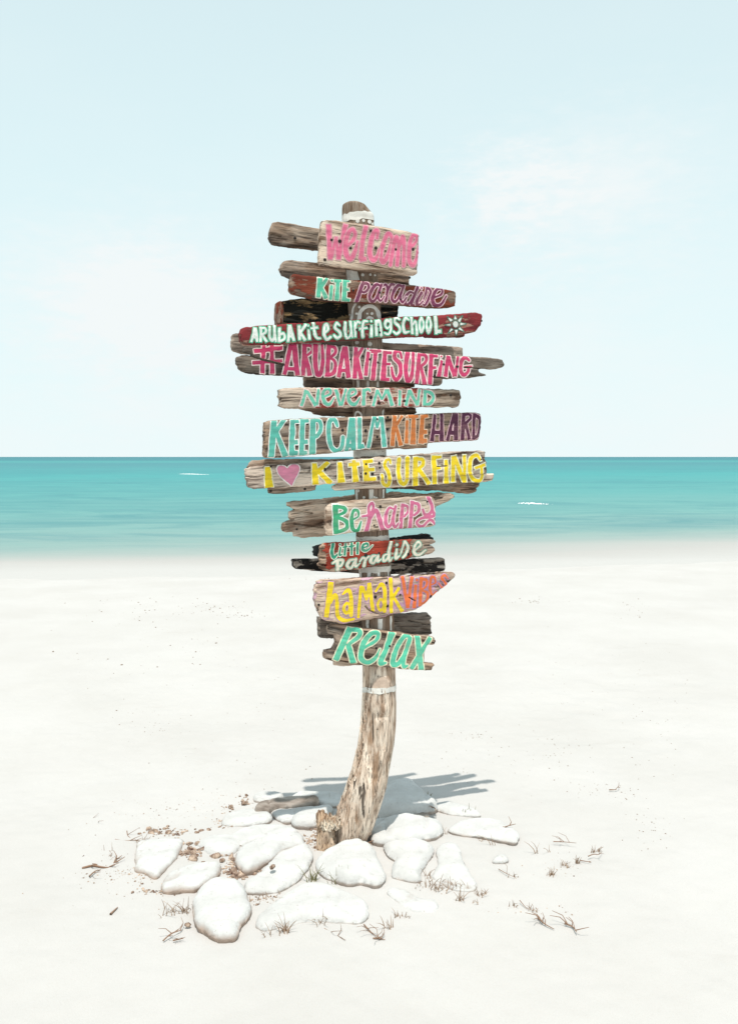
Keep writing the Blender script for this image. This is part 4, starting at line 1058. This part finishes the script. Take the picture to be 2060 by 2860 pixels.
S('round shaded stone under the long brown sided stone at the back left', 'K 150,195 172,165 260,148 400,146 480,160 490,180 420,215 350,245 270,262 195,235', .060, .030, .05, seed=10)
S('smooth bright white stone touching the trunk on its left side', 'K 308,250 350,205 430,168 520,150 610,150 625,190 560,225 500,280 440,300 370,295 320,280', .068, .032, .055, seed=11)
S('small pale stone at the very back left of the ring', 'J 1300,82 1330,50 1420,42 1500,52 1530,72 1490,88 1380,98 1320,96', .055, .030, .03, seed=12)
S('grey shaded flat stone behind the trunk on the left', 'K 312,82 360,50 450,36 600,42 690,60 690,130 600,140 540,130 500,100 400,84', .060, .030, .05, seed=13)
S('large domed stone right behind the trunk lying in the shadow of the boards', 'I 845,190 880,130 950,100 1050,100 1110,145 1165,195 1190,225 1110,245 1040,262 980,278 900,280 850,268', .105, .035, .10, seed=14)
S('broad white stone right of the foot of the trunk', 'I 800,375 830,325 900,288 990,276 1100,280 1185,302 1216,345 1190,378 1100,400 1000,415 900,425 820,412', .072, .030, .07, seed=15)
S('big smooth white stone directly in front of the trunk', 'I 498,535 530,490 600,450 690,424 770,424 830,460 860,530 892,605 882,640 830,662 760,642 680,652 600,630 520,595', .075, .028, .08, seed=16)
S('upright white stone right of the big smooth stone in front of the trunk', 'I 880,440 960,415 1060,408 1140,428 1164,470 1130,530 1095,590 1098,635 1040,642 980,628 920,602 938,520 900,480', .050, .020, .06, seed=17)
S('irregular white stone at the right end of the front group beside the dry grass', 'I 1180,455 1240,420 1305,438 1335,510 1375,590 1412,675 1350,692 1270,680 1200,650 1160,595 1190,520', .046, .018, .06, seed=18)
S('slender white stone alone in the sand at the front right', 'K 1042,795 1080,764 1170,785 1250,835 1330,852 1400,862 1422,905 1385,952 1290,945 1190,925 1110,865', .032, .014, .05, seed=19)
S('tiny white stone tip showing in the sand on the right', 'I 1495,524 1530,492 1580,496 1592,522 1540,530', .03, .010, .03, seed=20)
S('wide flat pale slab half buried at the right of the stone ring', 'I 1240,345 1330,292 1460,280 1560,305 1645,355 1640,415 1540,402 1440,380 1340,372', .030, .010, .06, seed=21)
S('low pale stone half buried between the left stones', 'J 868,435 950,392 1080,362 1180,392 1190,450 1150,505 1060,525 960,512 895,470', .045, .018, .06, seed=22)
S('small wedge stone in the shadow right of the domed stone', 'I 1000,268 1010,248 1060,245 1120,258 1140,274 1080,282 1010,284', .05, .02, .025, STONE_B, seed=23)
S('small grey stone wedged against the right side of the trunk', 'I 815,330 835,290 900,278 930,285 880,302 840,340', .05, .022, .03, seed=24)
S('low pale stone at the right back edge of the ring, partly in shadow', 'I 1165,215 1230,190 1320,205 1400,228 1440,262 1350,262 1240,250', .035, .012, .05, seed=25)

# ------------------------------------------------------------------ pebbles, twigs and grass
PEB = NT('brown_pebble', .9, .15); nn = PEB.ramp(PEB.noise(PEB.map((1, 1, 1)), 38, 5), [(.35, 0.0), (.65, 1.0)])
PEBM = PEB.done(PEB.mix(nn, lin((96, 70, 58)), lin((206, 184, 164))))
def pebble_mesh(seed, flat=.6):
    r = random.Random(seed); v, f = [], []
    rings = 4
    v.append((0, 0, -flat * .6))
    for i in range(1, rings):
        t = math.pi * i / rings
        for j in range(7):
            a = j / 7 * 6.283; k = 1 + r.uniform(-.28, .28)
            v.append((math.sin(t) * math.cos(a) * k, math.sin(t) * math.sin(a) * k * .8, -math.cos(t) * flat * k))
    v.append((0, 0, flat)); n = len(v) - 1
    for j in range(7):
        f.append((0, 1 + (j + 1) % 7, 1 + j)); f.append((n, n - 7 + j, n - 7 + (j + 1) % 7))
    for i in range(rings - 2):
        for j in range(7):
            a, b = 1 + i * 7 + j, 1 + i * 7 + (j + 1) % 7; f.append((a, b, b + 7, a + 7))
    return v, f
PEBV = [pebble_mesh(i) for i in range(6)]
def scatter(name, spots, mat, label, category, seed=3):
    """spots: (crop, cx, cy, rx, ry, n, smin, smax) in crop pixels; sizes in metres"""
    r = random.Random(seed); V, Fq = [], []; b = 0
    for crop, cx, cy, rx, ry, n, s0, s1 in spots:
        ox, oy, sc = CROP[crop]
        for _ in range(n):
            q = ground_at(ox + (cx + r.gauss(0, .5) * rx) / sc, oy + (cy + r.gauss(0, .5) * ry) / sc)
            s = .72 * s0 * (s1 / s0) ** (r.random() ** 1.8); v, f = PEBV[r.randrange(6)]; a = r.uniform(0, 6.28); ca, sa = math.cos(a), math.sin(a)
            z = float(sand_h(np.array(q[0]), np.array(q[1])))
            V += [(q[0] + s * (x * ca - y * sa), q[1] + s * (x * sa + y * ca), z + s * .25 + s * zz) for x, y, zz in v]
            Fq += [tuple(i + b for i in ff) for ff in f]; b += len(v)
    return link(name, new_mesh(name, V, Fq, [mat], smooth=False), label=label, category=category, kind='stuff')
scatter('gravel', [('J', 560, 355, 110, 40, 46, .003, .013), ('J', 720, 365, 90, 40, 45, .003, .012), ('J', 830, 510, 110, 50, 80, .004, .018), ('J', 1130, 600, 60, 80, 60, .004, .014),
                   ('J', 1220, 665, 130, 50, 110, .005, .016), ('J', 1380, 590, 120, 40, 50, .004, .012), ('J', 1110, 180, 60, 50, 26, .003, .014), ('J', 1230, 110, 50, 40, 22, .003, .013),
                   ('J', 1050, 270, 60, 30, 16, .003, .013), ('J', 1040, 325, 110, 25, 18, .003, .010), ('J', 620, 800, 200, 30, 50, .003, .010), ('J', 430, 690, 110, 60, 36, .002, .008),
                   ('J', 200, 680, 240, 90, 40, .002, .006), ('J', 800, 180, 500, 130, 110, .0015, .005), ('J', 500, 640, 700, 300, 120, .0015, .004), ('K', 460, 415, 60, 60, 40, .003, .012),
                   ('K', 480, 320, 40, 40, 24, .003, .012), ('K', 870, 425, 80, 16, 26, .003, .008), ('K', 60, 860, 160, 50, 50, .002, .008), ('J', 1210, 425, 30, 30, 12, .004, .010),
                   ('L', 900, 860, 240, 120, 26, .0015, .006), ('L', 700, 1190, 300, 60, 22, .0015, .006)],
        PEBM, 'loose brown gravel and crumbs between the white stones', 'gravel')
DEB = NT('dark_dry_seaweed_crumbs', .9, .1).done(lin((150, 134, 120)))
far = []
for (x, y, rx, ry, n) in ((480, 1345, 90, 14, 40), (540, 1362, 50, 8, 22), (330, 1350, 160, 30, 40), (760, 1400, 60, 6, 10), (1180, 1330, 60, 10, 20), (1400, 1350, 60, 18, 20), (700, 1230 + 45, 60, 6, 6),
                          (250, 1480, 120, 60, 14), (330, 1600, 100, 30, 14), (1040, 1630, 40, 10, 14), (1350, 1750, 90, 16, 22), (1240, 1660, 60, 40, 16), (1430, 1830, 60, 40, 16), (420, 1440, 60, 30, 12),
                          (1100, 1700, 250, 60, 26), (550, 1500, 260, 100, 30), (1300, 1500, 200, 100, 26), (1440, 1600, 100, 100, 26), (560, 1700, 200, 80, 26)):
    far.append(('Z', x, y, rx, ry * 1.2, int(n * 2), 0.002, .012 if y < 1500 else .005))
scatter('beach_debris', far, DEB, 'dark crumbs of dry seaweed scattered on the open sand', 'debris', 5)
BIG = (('J', 527, 347, .020, 'single reddish pebble at the left end of the gravel line'), ('J', 655, 345, .022, 'brown lump in the gravel line behind the furthest left stone'),
       ('J', 875, 348, .018, 'darker of the two brown pebbles lying together behind the left stones'), ('J', 903, 335, .018, 'paler of the two brown pebbles lying together behind the left stones'),
       ('J', 960, 330, .019, 'round tan pebble right of the touching pair'), ('J', 1015, 525, .030, 'biggest flat tan pebble on the buried stone'), ('J', 1065, 556, .018, 'tan pebble beside the biggest flat pebble'),
       ('J', 920, 572, .012, 'small red pebble above the brown sided stone'), ('J', 1445, 604, .018, 'flat tan pebble on the slanting stone'), ('J', 845, 545, .032, 'largest dark clump right of the furthest left stone'),
       ('J', 800, 1050, .015, 'lone tan pebble left of the round front boulder'), ('J', 1130, 148, .018, 'brown pebble at the back left edge of the ring'), ('J', 1228, 122, .018, 'brown pebble furthest back on the left'),
       ('J', 1218, 432, .024, 'pinkish pebble under the half sunk stone'))
for i, (c, x, y, s, lab) in enumerate(BIG):
    ox, oy, sc = CROP[c]; q = ground_at(ox + x / sc, oy + y / sc, .01 if i != 8 else .05)
    v, f = PEBV[i % 6]
    o = link('pebble', new_mesh('pebble', np.array(v) * s * .72, f, [PEBM]), label=lab, category='pebble', group='loose brown pebbles')
    o.location = (q[0], q[1], q[2] + .002); o.rotation_euler = (0, 0, i * 1.3)

GR = NT('dry_grass', .8, .2); DRY = GR.done(GR.mix(GR.noise(GR.map((1, 1, 1)), 30, 3), lin((122, 96, 80)), lin((196, 172, 148))))
GR = NT('green_grass_blades', .8, .2); GREENG = GR.done(GR.mix(GR.noise(GR.map((1, 1, 1)), 30, 3), lin((104, 106, 74)), lin((160, 150, 112))))
TW = NT('dry_twig', .85, .2).done(lin((142, 114, 95)))
def tube(v, f, pts, r0, r1, n=4):
    b = len(v)
    for i, p in enumerate(pts):
        r = r0 + (r1 - r0) * i / (len(pts) - 1)
        d = np.array(pts[min(i + 1, len(pts) - 1)]) - np.array(pts[max(i - 1, 0)]); d = d / (np.linalg.norm(d) + 1e-9)
        u = np.cross(d, (0.3, .2, 1)); u /= np.linalg.norm(u) + 1e-9; w_ = np.cross(d, u)
        for k in range(n):
            a = k / n * 2 * math.pi; v.append(tuple(np.array(p) + r * (math.cos(a) * u + math.sin(a) * w_)))
    for i in range(len(pts) - 1):
        for k in range(n):
            q = (k + 1) % n; f.append((b + i * n + k, b + i * n + q, b + (i + 1) * n + q, b + (i + 1) * n + k))
def tuft(crop, x, y, label, n=14, h=.05, spread=.04, mat=None, name='grass_tuft', seed=0, cat='grass'):
    ox, oy, sc = CROP[crop]; q = ground_at(ox + x / sc, oy + y / sc)
    r = random.Random(seed * 31 + int(x)); v, f = [], []
    for _ in range(n):
        bx, by = r.gauss(0, .25) * spread, r.gauss(0, .2) * spread; a = r.uniform(0, 6.28); ln = h * .85 * r.uniform(.25, 1.15); le = r.random() * .9
        pts = [(bx + math.cos(a) * ln * le * t ** 1.6, by + math.sin(a) * ln * le * t ** 1.6, ln * (t - .35 * le * t * t) - .004) for t in (0, .35, .7, 1)]
        tube(v, f, pts, r.uniform(.0011, .0024), .0004, 3)
    o = link(name, new_mesh(name, v, f, [mat or DRY]), label=label, category=cat)
    o.location = (q[0], q[1], float(sand_h(np.array(q[0]), np.array(q[1]))))
def twig(pix, label, r0=.003, branches=3, seed=0, lift=.006, name='twig'):
    P_ = crop_pts(pix); r = random.Random(seed); W = [ground_at(px, py, lift) for px, py in P_]
    c = W[0]; v, f = [], []
    L = [tuple(w_ - c + np.array([0, 0, r.uniform(-.002, .008)])) for w_ in W]
    tube(v, f, catmull(L, 3).tolist() if len(L) > 2 else L, r0, r0 * .4, 5)
    for k in range(branches):
        t = r.uniform(.15, .9) * (len(L) - 1); i = min(int(t), len(L) - 2); p = np.array(L[i]) + (np.array(L[i + 1]) - np.array(L[i])) * (t - i)
        a = r.uniform(0, 6.28); l = r.uniform(.02, .06)
        tube(v, f, [tuple(p), tuple(p + np.array([math.cos(a) * l * .5, math.sin(a) * l * .5, l * .3])), tuple(p + np.array([math.cos(a + .4) * l, math.sin(a + .4) * l, l * .45]))], r0 * .6, r0 * .25, 4)
    o = link(name, new_mesh(name, v, f, [TW]), label=label, category='twig')
    o.location = c
tuft('K', 470, 715, 'green tuft between the slanting stone and the central front stone', 26, .075, .05, GREENG)
tuft('K', 648, 728, 'sparse green blades at the left foot of the big smooth stone', 12, .07, .06, GREENG)
tuft('K', 1372, 778, 'bushy dry tuft at the lower left of the irregular right stone', 34, .055, .09)
tuft('K', 1438, 792, 'low dry tuft right of the bushy tuft', 18, .03, .05)
tuft('K', 1562, 782, 'dry tuft at the lower right of the irregular right stone', 20, .05, .05)
tuft('K', 1590, 872, 'thin dry sprig below the irregular right stone', 7, .06, .03)
tuft('K', 1055, 1082, 'pale blades in the sand below the slender stone', 9, .05, .03)
tuft('K', 1105, 1000, 'faint short blades left under the slender stone', 7, .035, .03)
tuft('K', 1180, 1012, 'faint dry sprig right under the slender stone', 8, .035, .05)
tuft('K', 1335, 690, 'two thin blades between the right stones', 5, .05, .03)
tuft('K', 1466, 350, 'small dry plant beside the broad stone right of the trunk', 9, .05, .03)
tuft('K', 255, 1130, 'reddish dry plant under the left end of the front slab', 18, .07, .04)
tuft('K', 128, 1160, 'thin dry sprigs left of the reddish plant at the front', 6, .05, .06)
tuft('K', 515, 1050, 'wiry dry plant against the front edge of the front slab', 16, .05, .05)
tuft('K', 150, 850, 'flattened dry tuft under the slanting stone', 22, .03, .09)
tuft('J', 780, 950, 'brown dry plant left of the round front boulder', 20, .06, .05)
tuft('J', 680, 960, 'sparse dry plant further left of the round front boulder', 14, .06, .07)
tuft('J', 470, 430, 'dry tuft with green tips behind the furthest left stone', 20, .03, .06)
tuft('J', 200, 505, 'pair of short stalks among the twigs at the far left', 5, .04, .05)
tuft('K', 880, 400, 'thin stalks at the right foot of the trunk', 6, .07, .02)
tuft('K', 595, 115, 'single dark sprig standing behind the trunk on the left', 4, .06, .01, GREENG)
tuft('K', 1335, 90, 'small dry plant in the shadow behind the domed stone', 12, .04, .04, GREENG)
tuft('L', 190, 480, 'small green plant in the tip of the shadow on the right', 12, .05, .05, GREENG)
tuft('L', 390, 695, 'two upright stalks on the pale slab', 3, .07, .03)
tuft('L', 300, 662, 'tiny dry bit on the pale slab', 6, .02, .03)
tuft('L', 728, 765, 'single tall stalk right of the pale slab', 3, .09, .02)
tuft('L', 822, 750, 'lone dark stalk right of the tall stalk', 3, .05, .01)
tuft('L', 1155, 750, 'left one of the two dark sprigs at the far right', 8, .035, .02)
tuft('L', 1190, 745, 'right one of the two dark sprigs at the far right', 6, .035, .02)
tuft('L', 1036, 848, 'compact reddish tuft right of the dry clump', 14, .045, .015)
tuft('L', 950, 870, 'dry clump in the middle of the open sand on the right', 22, .03, .05)
tuft('L', 840, 935, 'reddish tuft left below the dry clump', 16, .045, .03)
tuft('L', 545, 958, 'bent dry sprig right of the irregular stone', 8, .03, .04)
tuft('L', 300, 1100, 'dry tuft right of the irregular stone near the front', 18, .04, .05)
tuft('L', 148, 1145, 'upright sprig near the front stones on the right', 6, .05, .02)
tuft('L', 545, 1182, 'pinkish tuft in the sand at the lower right', 10, .03, .03)
tuft('L', 690, 1205, 'bent tuft beside the pinkish tuft at the lower right', 10, .035, .05)
tuft('L', 258, 1155, 'faint curled sprig behind the upright sprig', 6, .03, .03)
twig('J 0,610 80,605 150,615 220,605 262,560 250,490', 'branched reddish twig at the far left edge', .0045, 7, 1)
twig('J 55,690 100,650 150,620', 'straight twig joined under the branched reddish twig', .003, 1, 2)
twig('J 150,545 160,520 205,530 240,540', 'curled thin twig above the branched reddish twig', .002, 2, 3)
twig('J 40,225 90,255 140,270', 'thin pale twig lying alone at the upper far left', .002, 2, 4)
twig('J 250,402 330,415 400,410 500,435', 'long thin twig behind the furthest left stone', .0025, 3, 5)
twig('J 340,340 350,380 400,410', 'curved thin stem looping over the long thin twig', .002, 1, 6)
twig('J 215,965 270,908', 'short dark stick lying alone in the lower left sand', .004, 0, 7)
twig('J 615,1165 680,1125 760,1080', 'dry stalk in front of the round boulder', .0025, 6, 8)
twig('J 690,1168 770,1150', 'short stalk at the lower edge left of the boulder', .0025, 3, 9)
twig('K 560,1080 640,1120 720,1168', 'thin stem running down from the front slab', .002, 2, 10)
twig('K 860,1045 930,1120 1000,1165', 'thin leaning stem at the bottom centre', .002, 4, 11)
twig('K 930,1150 1020,1165', 'dry stalk bits at the bottom centre', .0025, 5, 12)
twig('K 1310,138 1360,152 1400,165 1405,188', 'dark forked twig on the shaded domed stone', .0035, 2, 13, .03)
twig('K 850,420 910,430', 'reddish chip at the right foot of the trunk', .004, 2, 14)
twig('L 470,585 530,588', 'short dark seed pod above the pale slab', .004, 2, 15)
twig('L 855,685 940,690 1030,697', 'straight horizontal stalk in the right hand sand', .002, 4, 16)
twig('L 1120,800 1160,790 1200,795 1225,760', 'curly twig right of the dry clump', .002, 1, 17)
twig('L 1060,825 1145,848', 'straight stick right of the compact reddish tuft', .002, 0, 18)
twig('L 738,1268 780,1315 860,1355', 'left branching twig at the lower right', .003, 6, 19)
twig('L 940,1320 1000,1340 1032,1385', 'right branching twig at the lower right', .003, 5, 20)
twig('L 440,890 500,935 560,960', 'arched thin stem above the bent dry sprig', .0015, 1, 21)
twig('L 600,1145 650,1185 710,1205', 'arched thin stem leading to the bent tuft at the lower right', .0015, 1, 22)
twig('L 1280,300 1335,300', 'tiny dark stick far back on the right hand sand', .003, 1, 23)
